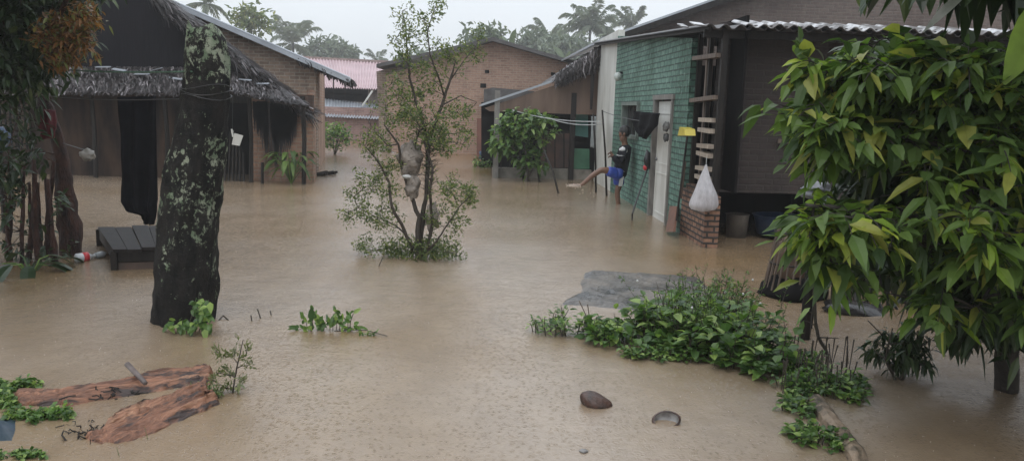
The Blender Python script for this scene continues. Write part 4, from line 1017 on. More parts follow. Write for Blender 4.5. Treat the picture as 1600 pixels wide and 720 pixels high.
for a, c in (((1090, 560), (1130, 525)), ((905, 470), (925, 515)), ((918, 475), (922, 520))):
    q = G(*c); MB().tube([P(a[0], a[1], q.y), lerp(P(a[0], a[1], q.y), q, .5) + rv(.01), q], .004, 4).build('dry_twig', WOOD_MID, wc_)
# bottom right bank with weeds
wb = empty('bank_weeds', G(1275, 590), 'lower green weeds with dark seed spikes growing along the muddy concrete bank, bottom right', 'weeds')
CR, ST = MB(), MB()
for (px, py, rx, ry, h, n, L, Wd, nl) in ((1245, 575, .18, .16, .14, 40, .06, .035, 8), (1285, 605, .22, .16, .14, 60, .055, .032, 9), (1250, 640, .1, .1, .07, 22, .05, .04, 7), (1275, 690, .13, .12, .09, 34, .05, .035, 8), (1240, 610, .12, .14, .10, 26, .045, .03, 8), (1320, 620, .1, .1, .1, 18, .06, .03, 6)):
    c_2, s_2 = weed_clump(None, None, G(px, py), rx, ry, h, n, L, Wd, LEAF_WEED, nl=nl)
    for A_, B_ in ((CR, c_2), (ST, s_2)):
        k = len(A_.v); A_.v += B_.v; A_.f += [tuple(k + i for i in f) for f in B_.f]
for i in range(46):
    p = G(rnd.uniform(1215, 1335), rnd.uniform(565, 620)); e = p + V(rnd.gauss(0, .02), 0, rnd.uniform(.12, .24)); ST.tube([p, lerp(p, e, .6), e], [.003, .003, .005], 5)
ST.build('seed_stems', TWIG, wb, uv=False); CR.build('leaves', LEAF_WEED, wb, uv=False)
# broken concrete bank edge
bk_ = MB()
a, c = G(1270, 625), G(1345, 725)
n_ = 22
for i in range(n_ + 1):
    t = i / n_; p = lerp(a, c, t); w = .065 + .015 * noise.noise(V(t * 9, 3, 1))
    dv = V(.83, .55, 0)
    for k, (o1, zz) in enumerate(((-1.0, -.08), (-.9, .035), (-.3, .055), (.4, .05), (.95, .03), (1.05, -.08))):
        q = p + dv * w * o1; bk_.v.append(V(q.x, q.y, zz + .012 * noise.noise(V(t * 14, k, 2)) + (-.04 if i in (0, n_) else 0)))
for i in range(n_):
    for k in range(5):
        q = i * 6 + k; bk_.f.append((q, q + 6, q + 7, q + 1))
o = bk_.build('concrete_kerb', mat('muddy_concrete', (.27, .2, .14), (.07, .055, .035), 9, .6, bmp=.8, bd=.02, lo=.42, hi=.58), None)
tag(o, 'broken muddy concrete kerb strip running into the water at the bottom right', 'kerb')
# concrete slab just under water
sb = MB(); q = [G(866, 478), G(918, 420), G(1098, 432), G(1180, 505)]; NS = 64
for j in range(NS + 1):
    for i in range(NS + 1):
        u, w = i / NS, j / NS; p = bil((q[0], q[3], q[2], q[1]), u, w); e = min(u, 1 - u, w, 1 - w)
        p = p + V(.08 * noise.noise(p * 2.5), .08 * noise.noise(p * 2.5 + V(7, 0, 0)), 0)
        z = .024 + .012 * noise.noise(p * 2.2) + .008 * noise.noise(p * 9) + .006 * noise.noise(p * 30) - (.05 * (1 - e / .09) if e < .09 else 0)
        sb.v.append(V(p.x, p.y, z))
for j in range(NS):
    for i in range(NS): k = j * (NS + 1) + i; sb.f.append((k, k + 1, k + NS + 2, k + NS + 1))
def slabmat():
    m, nt, b, o = newmat('wet_slab_concrete'); ob = coord(nt)
    nt.links.new(ramp(nt, noi(nt, ob, 2.5, 7, .7), [(.38, (.045, .044, .044)), (.62, (.15, .13, .11))]), b.inputs['Base Color'])
    nt.links.new(ramp(nt, noi(nt, ob, 2.2, 5), [(.4, .2), (.6, .55)]), b.inputs['Roughness']); bump(nt, b, noi(nt, ob, 40, 5, .7), .6, .006); return m
o = sb.build('concrete_slab', slabmat(), None); tag(o, 'dark wet concrete slab barely above the flood behind the weed clump', 'slab'); o['kind'] = 'thing'

# ================================================================== dark basket / stump group under the tree
y = G(1250, 472).y
sk = empty('slatted_coop', V(G(1250, 470).x, y, 0), 'dark round based slatted coop standing in water at the left of the big tree', 'coop')
cx = P(1255, 460, y).x; b = MB()
b.blob(V(cx, y + .25, .03), (.30, .26, .17), 5, .35, 20, 10); b.build('muddy_base', MUD if 0 else DARK_IN, sk, True)
b = MB()
for i in range(26):
    a = 6.283 * i / 26; b.tube([V(cx + .26 * math.cos(a), y + .25 + .22 * math.sin(a), .05), V(cx + .21 * math.cos(a) + .04, y + .25 + .18 * math.sin(a), .62)], .009, 5, .2)
b.build('slats', WOOD_MID, sk)
for z, r in ((.3, .24), (.58, .22)): MB().tube([V(cx + .02 + r * math.cos(i * .35), y + .25 + r * .85 * math.sin(i * .35), z) for i in range(19)], .01, 5).build('hoop', WOOD_DARK, sk)
MB().blob(V(cx + .03, y + .28, .32), (.19, .16, .28), 8, .2, 14, 9).build('fill', mat('mud_fill', (.2, .12, .075), (.08, .055, .04), 6, .6), sk, True)
o = MB().blob(G(1345, 492) + V(0, .1, .0), (.29, .16, .085), 12, .35, 18, 9, Matrix.Rotation(.15, 3, 'Y')).build('dark_mound', mat('black_wet_rock', (.03, .026, .024), (.012, .012, .012), 8, .25, bmp=.6), None, True)
tag(o, 'low black wet rock like lump breaking the water under the big tree', 'rock')
b = MB()
for i in range(9): 
    a = P(1330 + rnd.uniform(-20, 50), 400 + rnd.uniform(-30, 20), y + .3); b.tube([a, G(1330 + i * 12, 470 + rnd.uniform(0, 20))], rnd.uniform(.012, .03), 6, .3)
tag(b.build('leaning_sticks', WOOD_DARK, None), 'bundle of dark sticks leaning behind the slatted coop', 'sticks')
o = cloth_blob('grey_sack', P(1275, 298, 5.4), (.10, .08, .06), mat('grey_sack', (.26, .27, .29), (.12, .12, .13), 10, .5, bmp=.7), 15, 'crumpled grey plastic sack resting on a post above the slatted coop', 'sack', .6)
pz = P(1278, 300, 5.45); MB().tube([V(pz.x, 5.45, -.3), V(pz.x, 5.45, pz.z)], .04, 8, .2).build('leaning_post', WOOD_DARK)
tag(bpy.data.objects['leaning_post'], 'dark post carrying the crumpled grey sack beside the tree', 'post')
MB().box(P(1292, 238, 5.7), (.07, .05, .22)).build('brown_board', mat('orange_brown', (.22, .09, .05), None, 4, .6)); 
bb = bpy.data.objects['brown_board']; pbx = P(1292, 238, 5.7)
tag(bb, 'small reddish brown board on the post behind the tree leaves', 'board')
MB().box(V(pbx.x, 5.74, pbx.z / 2 - .1), (.05, .03, pbx.z + .1)).build('stick', WOOD_DARK, bb)

# ================================================================== objects at the right house
# white plastic bag hanging from a nail on the corner board
bp = PL(1103, 262, W(-.10, 0, 0), uu); bs = bp.y / FPX
bag = MB(); nu, nv = 28, 18
prof = [(0, 1.5), (.06, 2.5), (.15, 5), (.3, 9), (.5, 14.5), (.68, 20), (.82, 23), (.92, 21.5), (.98, 14), (1, 2)]
def pr(t):
    for (a, x), (c, z) in zip(prof, prof[1:]):
        if t <= c: return x + (z - x) * (t - a) / (c - a)
    return 1
Lb = 74 * bs
for j in range(nv + 1):
    t = j / nv
    for i in range(nu):
        a = 6.283 * i / nu; r = pr(t) * bs * (1 + .10 * math.sin(a * 7 + t * 2) * (1 - t * .6) + .12 * noise.noise(V(math.cos(a), math.sin(a), t * 2.5)))
        bag.v.append(bp + V(math.cos(a) * r, math.sin(a) * r * .7, -Lb * t + .06 * Lb))
for j in range(nv):
    for i in range(nu): k = j * nu + i; k2 = j * nu + (i + 1) % nu; bag.f.append((k, k + nu, k2 + nu, k2))
def bagmat():
    m, nt, b, o = newmat('translucent_white_bag'); b.inputs['Base Color'].default_value = (.72, .71, .73, 1); b.inputs['Roughness'].default_value = .35
    tr = nt.nodes.new('ShaderNodeBsdfTranslucent'); tr.inputs[0].default_value = (.72, .7, .72, 1); tp = nt.nodes.new('ShaderNodeBsdfTransparent')
    m1 = nt.nodes.new('ShaderNodeMixShader'); m1.inputs[0].default_value = .45; m2 = nt.nodes.new('ShaderNodeMixShader')
    nt.links.new(ramp(nt, noi(nt, coord(nt, 'Object', (1, 1, .3)), 22, 4), [(.35, .12), (.65, .4)]), m2.inputs[0])
    nt.links.new(b.outputs[0], m1.inputs[1]); nt.links.new(tr.outputs[0], m1.inputs[2]); nt.links.new(m1.outputs[0], m2.inputs[1]); nt.links.new(tp.outputs[0], m2.inputs[2]); nt.links.new(m2.outputs[0], o.inputs[0])
    bump(nt, b, noi(nt, coord(nt, 'Object', (1, 1, .25)), 28, 3), .8, .02); return m
bg = bag.build('plastic_bag', bagmat(), None, True); tag(bg, 'knotted white see-through plastic bag hanging at the brick corner', 'bag')
b = MB()
for dx, dz, r in ((-8, -58, 9), (5, -60, 10), (-1, -48, 8), (10, -50, 7)): b.blob(bp + V(dx * bs, 0, dz * bs), r * bs, dx, .3, 10, 7)
b.build('contents', mat('dim_bag_contents', (.28, .2, .17), (.14, .1, .09), 14, .6), bg, True)
MB().tube([bp + Z * .05 * Lb, bp + V(.0, 0, .09) + Z * .06 * Lb], .004, 5).build('hanging_string', WIRE, bg)
# yellow dustpan on a stick, broom
def place_t(px, py, t): s_, z_ = onwall(px, py, t); return W(s_, t, z_)
yb = empty('yellow_dustpan', V(place_t(1060, 300, -.12).x, place_t(1060, 300, -.12).y, 0), 'yellow dustpan on a tall thin stick leaning on the shelf bay', 'dustpan')
p0, p1 = place_t(1057, 345, -.22), place_t(1074, 212, -.1)
MB().tube([p0, p1], .014, 7).build('handle', WOOD_DARK, yb)
c = place_t(1081, 207, -.12); 
MB().prism([c + uu * .17 - Z * .05, c - uu * .17 - Z * .035, c - uu * .13 + Z * .04, c + uu * .10 + Z * .06], -vv * .13).build('pan', YELLOW, yb)
# brown leaning board
lb_ = MB().prism([place_t(1040, 362, -.2), place_t(1052, 362, -.2), place_t(1057, 322, -.05), place_t(1046, 322, -.05)], vv * .03 - uu * .0).build('leaning_board', mat('red_brown_board', (.17, .075, .045), (.09, .045, .03), 5, .5), None)
tag(lb_, 'short reddish brown board leaning on the foot of the brick stub', 'board')
# little planter/wood stick beside
o = MB().tube([place_t(1063, 310, -.06), place_t(1070, 252, -.03)], .022, 7, .2).build('wooden_stick', WOOD_MID, None); tag(o, 'short wooden stick propped against the brick stub', 'stick')
# tool with black head
tl = empty('long_handled_tool', V(place_t(989, 333, -.4).x, place_t(989, 333, -.4).y, 0), 'long thin pole with black curved head and red grip leaning on the green wall', 'tool')
a, c = place_t(988, 334, -.40), place_t(1012, 262, -.06)
MB().tube([a - Z * .15, a, c], .014, 7).build('handle', BLACK_P, tl)
b = MB(); h0 = c; b.tube([h0 - Z * .02, h0 + Z * .12 - vv * .02, h0 + Z * .22 + uu * .03, h0 + Z * .27 + uu * .12], [.045, .06, .045, .012], 8, .2); b.build('head', BLACK_P, tl, True)
MB().blob(c - vv * .03, (.045, .04, .05), 3, .2, 10, 7).build('red_grip', RED_P, tl, True)
# two pale things hanging on the door
o = cloth_blob('cap', place_t(1041, 198, -.05), (.05, .05, .07), mat('grey_cloth', (.2, .2, .19), (.07, .07, .07), 14, .8), 21, 'small grey cap hanging on the white door', 'cap', .4)
o = cloth_blob('small_pouch', place_t(1041, 215, -.04), (.045, .04, .06), mat('dark_grey_cloth', (.09, .09, .09), (.05, .05, .05), 14, .8), 23, 'dark grey pouch hanging on the white door under the cap', 'pouch', .4)
# black cloth on the clothesline near the window
def drape(name, pts, thick, m, label, cat, n=V(0, -1, 0), group=None, seed=0, du=14, dv=16, amp=.03):
    """pts: list of (left, right) edge points down the cloth"""
    b = MB(); rows = []
    for j in range(dv + 1):
        f = j / dv * (len(pts) - 1); k = min(len(pts) - 2, int(f)); l = lerp(pts[k][0], pts[k + 1][0], f - k); r = lerp(pts[k][1], pts[k + 1][1], f - k)
        rows.append((l, r))
    for side in (0, 1):
        for j, (l, r) in enumerate(rows):
            for i in range(du + 1):
                u = i / du; p = lerp(l, r, u); w = amp * math.sin(u * 14 + seed + j * .1) + amp * noise.noise(V(u * 4, j * .3, seed))
                b.v.append(p + n * (w + side * thick))
    K = (du + 1) * (dv + 1)
    for j in range(dv):
        for i in range(du):
            a = j * (du + 1) + i; b.f.append((a, a + 1, a + du + 2, a + du + 1)); b.f.append((K + a, K + a + du + 1, K + a + du + 2, K + a + 1))
    for i in range(du): b.f.append((i, K + i, K + i + 1, i + 1)); a = dv * (du + 1) + i; b.f.append((a, a + 1, K + a + 1, K + a))
    for j in range(dv):
        a = j * (du + 1); b.f.append((a, a + du + 1, K + a + du + 1, K + a)); a += du; b.f.append((a, K + a, K + a + du + 1, a + du + 1))
    return tag(b.build(name, m, None, True), label, cat, group)
q_ = lambda px, py, t=-.22: place_t(px, py, t)
drape('black_garment', [(q_(993, 174), q_(1031, 177)), (q_(990, 190), q_(1026, 196)), (q_(994, 204), q_(1016, 207)), (q_(998, 212), q_(1008, 218))], .012, BLACK_CLOTH, 'wet black garment drooping from the line in front of the green wall window', 'garment', -vv, seed=2, amp=.02)
drape('grey_garment', [(q_(922 + 2, 182, -.35), q_(931, 182, -.35)), (q_(924, 230, -.35), q_(930, 232, -.35))], .01, mat('grey_towel', (.2, .22, .22), None, 5, .8), 'narrow grey cloth hanging beside the white wall corner', 'cloth', -vv, seed=4, amp=.015)
# clothesline poles and wires
def pole(a, c, r, label, name='clothesline_pole', m=WOOD_DARK, group='thin poles by the white wall'):
    return tag(MB().tube([a - Z * .2, lerp(a, c, .5) + V(.01, 0, 0), c], [r, r * .9, r * .8], 7, .15).build(name, m, None, True), label, 'pole', group)
pa = G(949, 306); pole(pa, P(941, 172, pa.y), .022, 'thin dark pole in the water just left of the kicking boy')
pa2 = G(932, 300); pole(pa2, P(927, 178, pa2.y), .022, 'thin dark pole nearest the white wall corner left of the boy')
pa3 = G(877, 303); pole(pa3, P(850, 235, pa3.y + .6), .02, 'short leaning stick in the water before the porch', 'leaning_stick', group=None)
pa4 = G(815, 280); pole(pa4, P(824, 235, pa4.y + .3), .03, 'short dark stick standing below the porch shrub', 'leaning_stick', group=None)
pa5 = G(845, 284); pole(pa5, P(824, 178, pa5.y + .3), .022, 'tall thin stick rising through the porch shrub', 'leaning_stick', group=None)
w1, w2 = P(941, 173, pa.y), gp(775, 172, -.5)
def wire(pts, r, label, m=WIRE): return tag(MB().tube(pts, r, 5).build('clothesline', m, None), label, 'clothesline')
def sag(a, c, s, n=10): return [lerp(a, c, i / n) - Z * s * 4 * (i / n) * (1 - i / n) for i in range(n + 1)]
wire(sag(P(941, 190, pa.y), gp(800, 172, -.4), .08), .009, 'upper pale clothesline from the porch roof to the thin pole')
wire(sag(P(941, 194, pa.y), gp(842, 178, -.4), .1), .009, 'lower pale clothesline crossing in front of the porch')
wire(sag(P(942, 174, pa.y), place_t(1012, 190, -.2), .03), .006, 'dark line between the thin pole and the green wall', BLACK_P)
# bucket and tub in the dark recess
bq = PL(1150, 372, W(.9, 0, 0), uu); 
def bucket(name, c, r0, r1, h, m, label, cat):
    o = MB(); n = 20; ring = []
    pr_ = [(r0 * .98, 0), (r1, h), (r1 * 1.06, h), (r1 * 1.06, h - .03), (r1 * .94, h + .001), (r0 * .9, .03)]
    for (r, z) in pr_:
        for i in range(n): a = 6.283 * i / n; o.v.append(c + V(r * math.cos(a), r * math.sin(a), z))
    for j in (0, 1, 4):
        j2 = {0: 1, 1: 2, 4: 5}[j]
        for i in range(n): o.f.append((j * n + i, j * n + (i + 1) % n, j2 * n + (i + 1) % n, j2 * n + i))
    for i in range(n): o.f.append((1 * n + i, 1 * n + (i + 1) % n, 4 * n + (i + 1) % n, 4 * n + i))
    o.f.append(tuple(5 * n + i for i in range(n))); o.f.append(tuple(i for i in range(n))[::-1])
    x = o.build(name, m, None, True, False); return tag(x, label, cat)
bz = PL(1150, 334, W(.9, 0, 0), uu).z
bk1 = bucket('metal_bucket', V(bq.x, bq.y, .0), .13, .15, bz, mat('grimy_bucket', (.14, .12, .1), (.08, .07, .06), 6, .5), 'grimy upright bucket in the dark opening under the lean-to', 'bucket')
bq2 = PL(1215, 372, W(.9, 0, 0), uu)
bucket('blue_tub', V(bq2.x, bq2.y, .05), .28, .34, PL(1215, 336, W(.9, 0, 0), uu).z - .05, BLUE_TUB, 'wide dark blue plastic tub in the dark opening beside the bucket', 'tub')
# ================================================================== left yard objects
# low wooden table
tb = empty('low_wooden_table', V(G(215, 405).x, G(215, 405).y, 0), 'low dark wooden table with worn plank top, partly flooded beside the big trunk', 'table')
zt = .21
c1, c2, c3, c4_ = G(176, 388, zt), G(266, 386, zt), G(258, 352, zt), G(152, 353, zt)
N_ = 4
TT = mat('wet_table_plank', (.022, .017, .015), (.007, .006, .006), 4, .5, .2, stretch=(2, 8, 2), bmp=.4)
b = MB()
for i in range(N_):
    e = .006; u0, u1 = i / N_ + e, (i + 1) / N_ - e; dz = Z * rnd.uniform(-.014, .010)
    q = [lerp(c1, c2, u0), lerp(c1, c2, u1), lerp(c4_, c3, u1), lerp(c4_, c3, u0)]
    b.hexa([p - Z * .03 + dz for p in q] + [p + dz for p in q])
b.build('tabletop', TT, tb)
for p in (c1, c2, c3, c4_):
    k = p + (lerp(c1, c3, .5) - p) * .06; MB().box(V(k.x, k.y, (zt - .03) / 2 - .15), (.06, .06, zt + .27)).build('leg', WOOD_DARK, tb)
def inset(p): return p + (lerp(c1, c3, .5) - p) * .055 - Z * .085
I = [inset(p) for p in (c1, c2, c3, c4_)]
for i in range(4): MB().bar(I[i], I[(i + 1) % 4], .02, .10).build('apron', WOOD_DARK, tb)
MB().bar(I[0] - Z * .12, I[1] - Z * .12, .02, .12).build('front_board', mat('brown_front_board', (.09, .055, .04), (.04, .027, .02), 4, .5), tb)
# black cloth hanging from a cord between trunks
yb_ = 6.5
cl = lambda px, py: P(px, py, yb_)
drape('black_sheet', [(cl(186, 152), cl(246, 150)), (cl(190, 200), cl(245, 200)), (cl(194, 270), cl(246, 262)), (cl(192, 315), cl(246, 312)), (cl(200, 330), cl(244, 328)), (cl(222, 336), cl(243, 335)), (cl(224, 350), cl(240, 351))], .012, BLACK_CLOTH, 'long tattered black sheet hanging from a cord above the low table', 'sheet', seed=7, dv=26, amp=.025)
wr = MB().tube(sag(P(58, 148, yL - .07), P(312, 153, yT - .17), .03), .005, 5).build('clothesline', BLACK_P, None); tag(wr, 'dark cord between the leaning tree and the big trunk', 'cord')
wr = MB().tube(sag(P(-60, 96, 6.6), P(60, 106, yL - .07), .0) + sag(P(60, 106, yL - .07), P(300, 112, yT - .15), .02)[1:], .006, 5).build('clothesline', WIRE_G, None); tag(wr, 'green cord stretched past the leaning tree below its crown', 'cord')
drape('red_cloth', [(l_(62, 170, -.25), l_(84, 172, -.25)), (l_(58, 195, -.25), l_(86, 198, -.25)), (l_(64, 218, -.25), l_(84, 216, -.25))], .015, RED_CLOTH, 'dark red cloth hung on the leaning tree trunk', 'cloth', seed=3)
o = cloth_blob('blue_tarp', P(-2, 218, 8.8), (.12, .1, .13), BLUE_TARP, 31, 'blue tarp bundle at the far left edge behind the stems', 'tarp', .4)
tag(MB().tube([V(P(-2, 218, 8.8).x, 8.8, -.2), P(-2, 222, 8.8)], .03, 6).build('tarp_post', WOOD_DARK), 'hidden dark post carrying the blue tarp bundle', 'post')
o = cloth_blob('pale_pouch', l_(137, 242, -.3), (.07, .05, .055), mat('pale_grey_scrap', (.3, .28, .25), (.16, .15, .13), 8, .5), 33, 'small pale crumpled pouch tied beside the leaning trunk', 'pouch', .5)
tag(MB().tube([l_(137, 236, -.3), l_(98, 224, -.02)], .005, 5).build('tie_cord', BLACK_P), 'short cord tying the pale pouch to the leaning trunk', 'cord')
# white bag in hut doorway
wb_ = empty('white_carrier_bag', P(371, 205, YF - .5), 'small torn white bag hanging in front of the dark hut doorway', 'bag')
b = MB(); b.hexa([P(362, 226, YF - .55), P(374, 228, YF - .55), P(375, 228, YF - .45), P(363, 226, YF - .45), P(366, 208, YF - .56), P(380, 212, YF - .56), P(380, 212, YF - .44), P(366, 208, YF - .44)]); b.build('pouch', WHITE_PAINT, wb_)
MB().tube([P(364, 214, YF - .5), P(362, 202, YF - .5), P(364, 206, YF - .48)], .02, 5).build('handle', WHITE_PAINT, wb_)
MB().tube([P(363, 203, YF - .5), P(364, 150, YF - .5)], .005, 4).build('string', BLACK_P, wb_)
# dark litter leaning at hut door
b = MB()
for i in range(7): b.tube([P(345 + i * 6, 286, YF - .2), P(350 + i * 5, 190 + i * 8, YF - .06)], .025, 5)
tag(b.build('leaning_planks', WOOD_DARK), 'dark sticks leaning beside the hut doorway', 'planks')
# plastic bottle
bt0, bt1 = G(118, 409) + Z * .035, G(146, 405) + Z * .035
bo = MB().tube([bt0, lerp(bt0, bt1, .06), lerp(bt0, bt1, .35), lerp(bt0, bt1, .7), lerp(bt0, bt1, .86), lerp(bt0, bt1, 1)], [.03, .045, .046, .045, .02, .015], 14).build('plastic_bottle', mat('clear_grey_plastic', (.55, .56, .56), (.42, .43, .44), 6, .15, bmp=0), None, True, False)
tag(bo, 'floating pale plastic bottle with red label by the low table', 'bottle')
MB().tube([lerp(bt0, bt1, .38), lerp(bt0, bt1, .68)], .0475, 14).build('label', RED_P, bo, True, False)
MB().tube([lerp(bt0, bt1, 1.0), lerp(bt0, bt1, 1.09)], .017, 10).build('cap', mat('white_cap', (.6, .6, .6), None, 4, .4, bmp=0), bo, True, False)
b0_, b1_ = G(150, 404) + Z * .03, G(166, 400) + Z * .03
tag(MB().tube([b0_, lerp(b0_, b1_, .6), b1_], [.03, .034, .015], 12).build('plastic_bottle', mat('cloudy_plastic', (.38, .4, .41), None, 5, .2, bmp=0), None, True, False), 'smaller cloudy plastic bottle floating against the table leg', 'bottle')
# ================================================================== logs, lower left
def split_log(name, a, c, w0, w1, h0, h1, m, label, seed, group=None, ns=60, tilt=0.0, wobble=.02, parent=None, ends=.1):
    """half round log: profile points across, heights above the water vary along the length"""
    b = MB(); d = (c - a); L = d.length; d.normalize(); sd = d.cross(Z).normalized(); prof = 16
    for i in range(ns + 1):
        t = i / ns; p = lerp(a, c, t); w = lerp(w0, w1, t) / 2; h = lerp(h0, h1, t)
        e = min(1, t / ends * .9 + .35, (1 - t) / ends * .9 + .35); w *= e ** .5
        for k in range(prof + 1):
            u = -1 + 2 * k / prof; qn = V(t * L * 1.2, u * 2.2, seed)
            hh = h * (math.sqrt(max(0, 1 - abs(u) ** 2.4)) * .75 + .25) + .035 * h0 / .1 * noise.noise(V(t * L * 2.0, u * 5, seed)) + .008 * noise.noise(V(t * L * 5, u * 18, seed + 3)) - .035 * max(0, noise.noise(V(t * L * .6, u * 3.2, seed + 9)))
            hh += tilt * u * w
            x = w * u * (1 + .12 * noise.noise(V(t * L * 3, seed, u)))
            b.v.append(V(p.x, p.y, p.z) + sd * x + Z * (hh * e) + d * .05 * noise.noise(V(u * 4, seed, t * 2)) * (1 if .02 < t < .98 else 2))
        b.v.append(p - sd * -w * .9 - Z * .12); b.v.append(p - sd * w * .9 - Z * .12)
    n = prof + 3
    for i in range(ns):
        for k in range(n):
            q = i * n; b.f.append((q + k, q + (k + 1) % n, q + n + (k + 1) % n, q + n + k))
    b.f.append(tuple(range(n))[::-1]); b.f.append(tuple(ns * n + k for k in range(n)))
    o = b.build(name, m, parent, True, False)
    return tag(o, label, 'log' if label else None, group)
def logmat(name, ang):
    m, nt, b, o = newmat(name)
    ob = coord(nt, 'Object', (1, 1, 1), (0, 0, -ang)); tc = coord(nt, 'Object', (1.0, 14, 10), (0, 0, 0))
    mp = nt.nodes.new('ShaderNodeMapping'); nt.links.new(ob, mp.inputs[0]); mp.inputs['Scale'].default_value = (1.2, 16, 6)
    g = noi(nt, mp.outputs[0], 1.0, 7, .65); base = ramp(nt, g, [(.30, (.04, .02, .015)), (.42, (.16, .07, .04)), (.57, (.27, .125, .07)), (.74, (.38, .21, .125))])
    mp2 = nt.nodes.new('ShaderNodeMapping'); nt.links.new(ob, mp2.inputs[0]); mp2.inputs['Scale'].default_value = (1, 4.5, 3)
    mp3 = nt.nodes.new('ShaderNodeMapping'); nt.links.new(ob, mp3.inputs[0]); mp3.inputs['Scale'].default_value = (5, 85, 30)
    fib = noi(nt, mp3.outputs[0], 1.0, 5, .7); base = mixc(nt, 1, base, ramp(nt, fib, [(.3, (.45, .42, .40)), (.5, (.95, .95, .95)), (.72, (1.5, 1.55, 1.6))]), 'MULTIPLY')
    dk = ramp(nt, noi(nt, mp2.outputs[0], 2.2, 7, .68), [(.51, 0.0), (.57, 1.0)])
    nt.links.new(mixc(nt, dk, base, (.045, .028, .024)), b.inputs['Base Color']); b.inputs['Roughness'].default_value = .42
    bump(nt, b, g, 1.0, .045); return m
def plank_log(name, far, near, m, label, seed, h=.07, group=None, parent=None, ns=90, nt_=26, ridge=.5, ht=None):
    """split log seen from above: surface lofted between its far and near outline (ground points), rough fibres along it"""
    b = MB()
    def along(pl, t):
        f = t * (len(pl) - 1); k = min(len(pl) - 2, int(f)); a_, b_ = G(*pl[k]), G(*pl[k + 1]); return lerp(a_, b_, f - k)
    for i in range(ns + 1):
        t = i / ns; a_, b_ = along(far, t), along(near, t)
        hz = h if ht is None else h * (ht[0] + (ht[1] - ht[0]) * t)
        a_ = a_ + V(0, .012 * noise.noise(V(t * 16, seed, 0)), 0); b_ = b_ + V(.01 * noise.noise(V(t * 22, seed, 9)), .02 * noise.noise(V(t * 13, seed, 5)), 0)
        endw = min(1, t / .03, (1 - t) / .03)
        b.v.append(V(a_.x, a_.y, -.1))
        for k in range(nt_ + 1):
            u = k / nt_; p = lerp(a_, b_, u); e = min(1, u / .07, (1 - u) / .16) ** .6
            z = hz * (ridge + (1 - ridge) * (1 - u)) * e
            z += .020 * noise.noise(V(t * 3.0, u * 7, seed)) + .011 * noise.noise(V(t * 5, u * 26, seed + 2)) - .05 * max(0, noise.noise(V(t * 3.4, u * 4.5, seed + 7)) - .08)
            z += .008 * noise.noise(V(t * 30, u * 20, seed + 4)) - .022 * max(0, 1 - abs(noise.noise(V(t * 1.8, u * 8, seed + 20))) * 9) - .012 * max(0, 1 - abs(noise.noise(V(t * 2.5, u * 17, seed + 30))) * 8)
            b.v.append(V(p.x + .012 * noise.noise(V(t * 9, u * 9, seed)), p.y, (z if e > .05 else -.02) * (.3 + .7 * endw) - .01 * (1 - endw)))
        b.v.append(V(b_.x, b_.y, -.1))
    n = nt_ + 3
    for i in range(ns):
        for k in range(n - 1): q = i * n + k; b.f.append((q, q + 1, q + n + 1, q + n))
    b.f.append(tuple(range(n))[::-1]); b.f.append(tuple(ns * n + k for k in range(n)))
    return tag(b.build(name, m, parent, True, False), label, 'log' if label else None, group)
def ang(p0, p1): a_, b_ = G(*p0), G(*p1); return math.atan2(b_.y - a_.y, b_.x - a_.x)
plank_log('split_log', [(18, 622), (100, 617), (200, 603), (290, 591), (334, 587)], [(22, 634), (110, 634), (200, 619), (280, 606), (330, 599)], logmat('split_log_wood', ang((20, 620), (335, 580))), 'long orange split log floating farther back, reaching toward the left frame side', 2.2, .075, 'split logs afloat at lower left', ht=(.7, 1.15))
l2 = plank_log('split_log', [(130, 681), (168, 669), (232, 649), (290, 632), (336, 621)], [(140, 690), (182, 697), (228, 682), (288, 655), (345, 631)], logmat('split_log_wood_near', ang((130, 680), (340, 600))), 'broad flat wedge shaped split log floating nearer the camera', 6.1, .075, 'split logs afloat at lower left', ridge=.35, ht=(.35, 1.2))
plank_log('raised_edge', [(165, 664), (220, 648), (280, 631), (325, 620)], [(162, 669), (222, 654), (282, 637), (328, 626)], logmat('split_edge_wood', ang((160, 646), (325, 596))), None, 4.4, .115, None, l2, 60, 8, .8, (.35, 1.1))
o = MB().tube([G(200, 598) + Z * .11, G(228, 617) + Z * .07], [.016, .013], 8, .2).build('cut_branch', mat('grey_branch', (.16, .13, .12), (.08, .06, .055), 9, .5), None, True); tag(o, 'short grey cut branch lying across the split logs', 'branch')
dbx = MB()
for i in range(45):
    p = G(rnd.gauss(142, 18), rnd.gauss(676, 8)); p2 = p + V(rnd.gauss(0, .025), rnd.gauss(0, .025), rnd.uniform(0, .02)); dbx.tube([p, lerp(p, p2, .5) + rv(.015), p2], rnd.uniform(.0015, .004), 4)
for i in range(26):
    p = G(rnd.gauss(178, 20), rnd.gauss(628, 5)) + Z * .055; p2 = p + V(rnd.gauss(0, .03), rnd.gauss(0, .02), rnd.uniform(-.02, .02)); dbx.tube([p, lerp(p, p2, .5) + rv(.01), p2], rnd.uniform(.002, .005), 4)
o = dbx.build('bark_crumbs', WOOD_DARK, None); tag(o, 'dark bark crumbs and twigs scattered round the logs', 'debris', None, 'stuff')
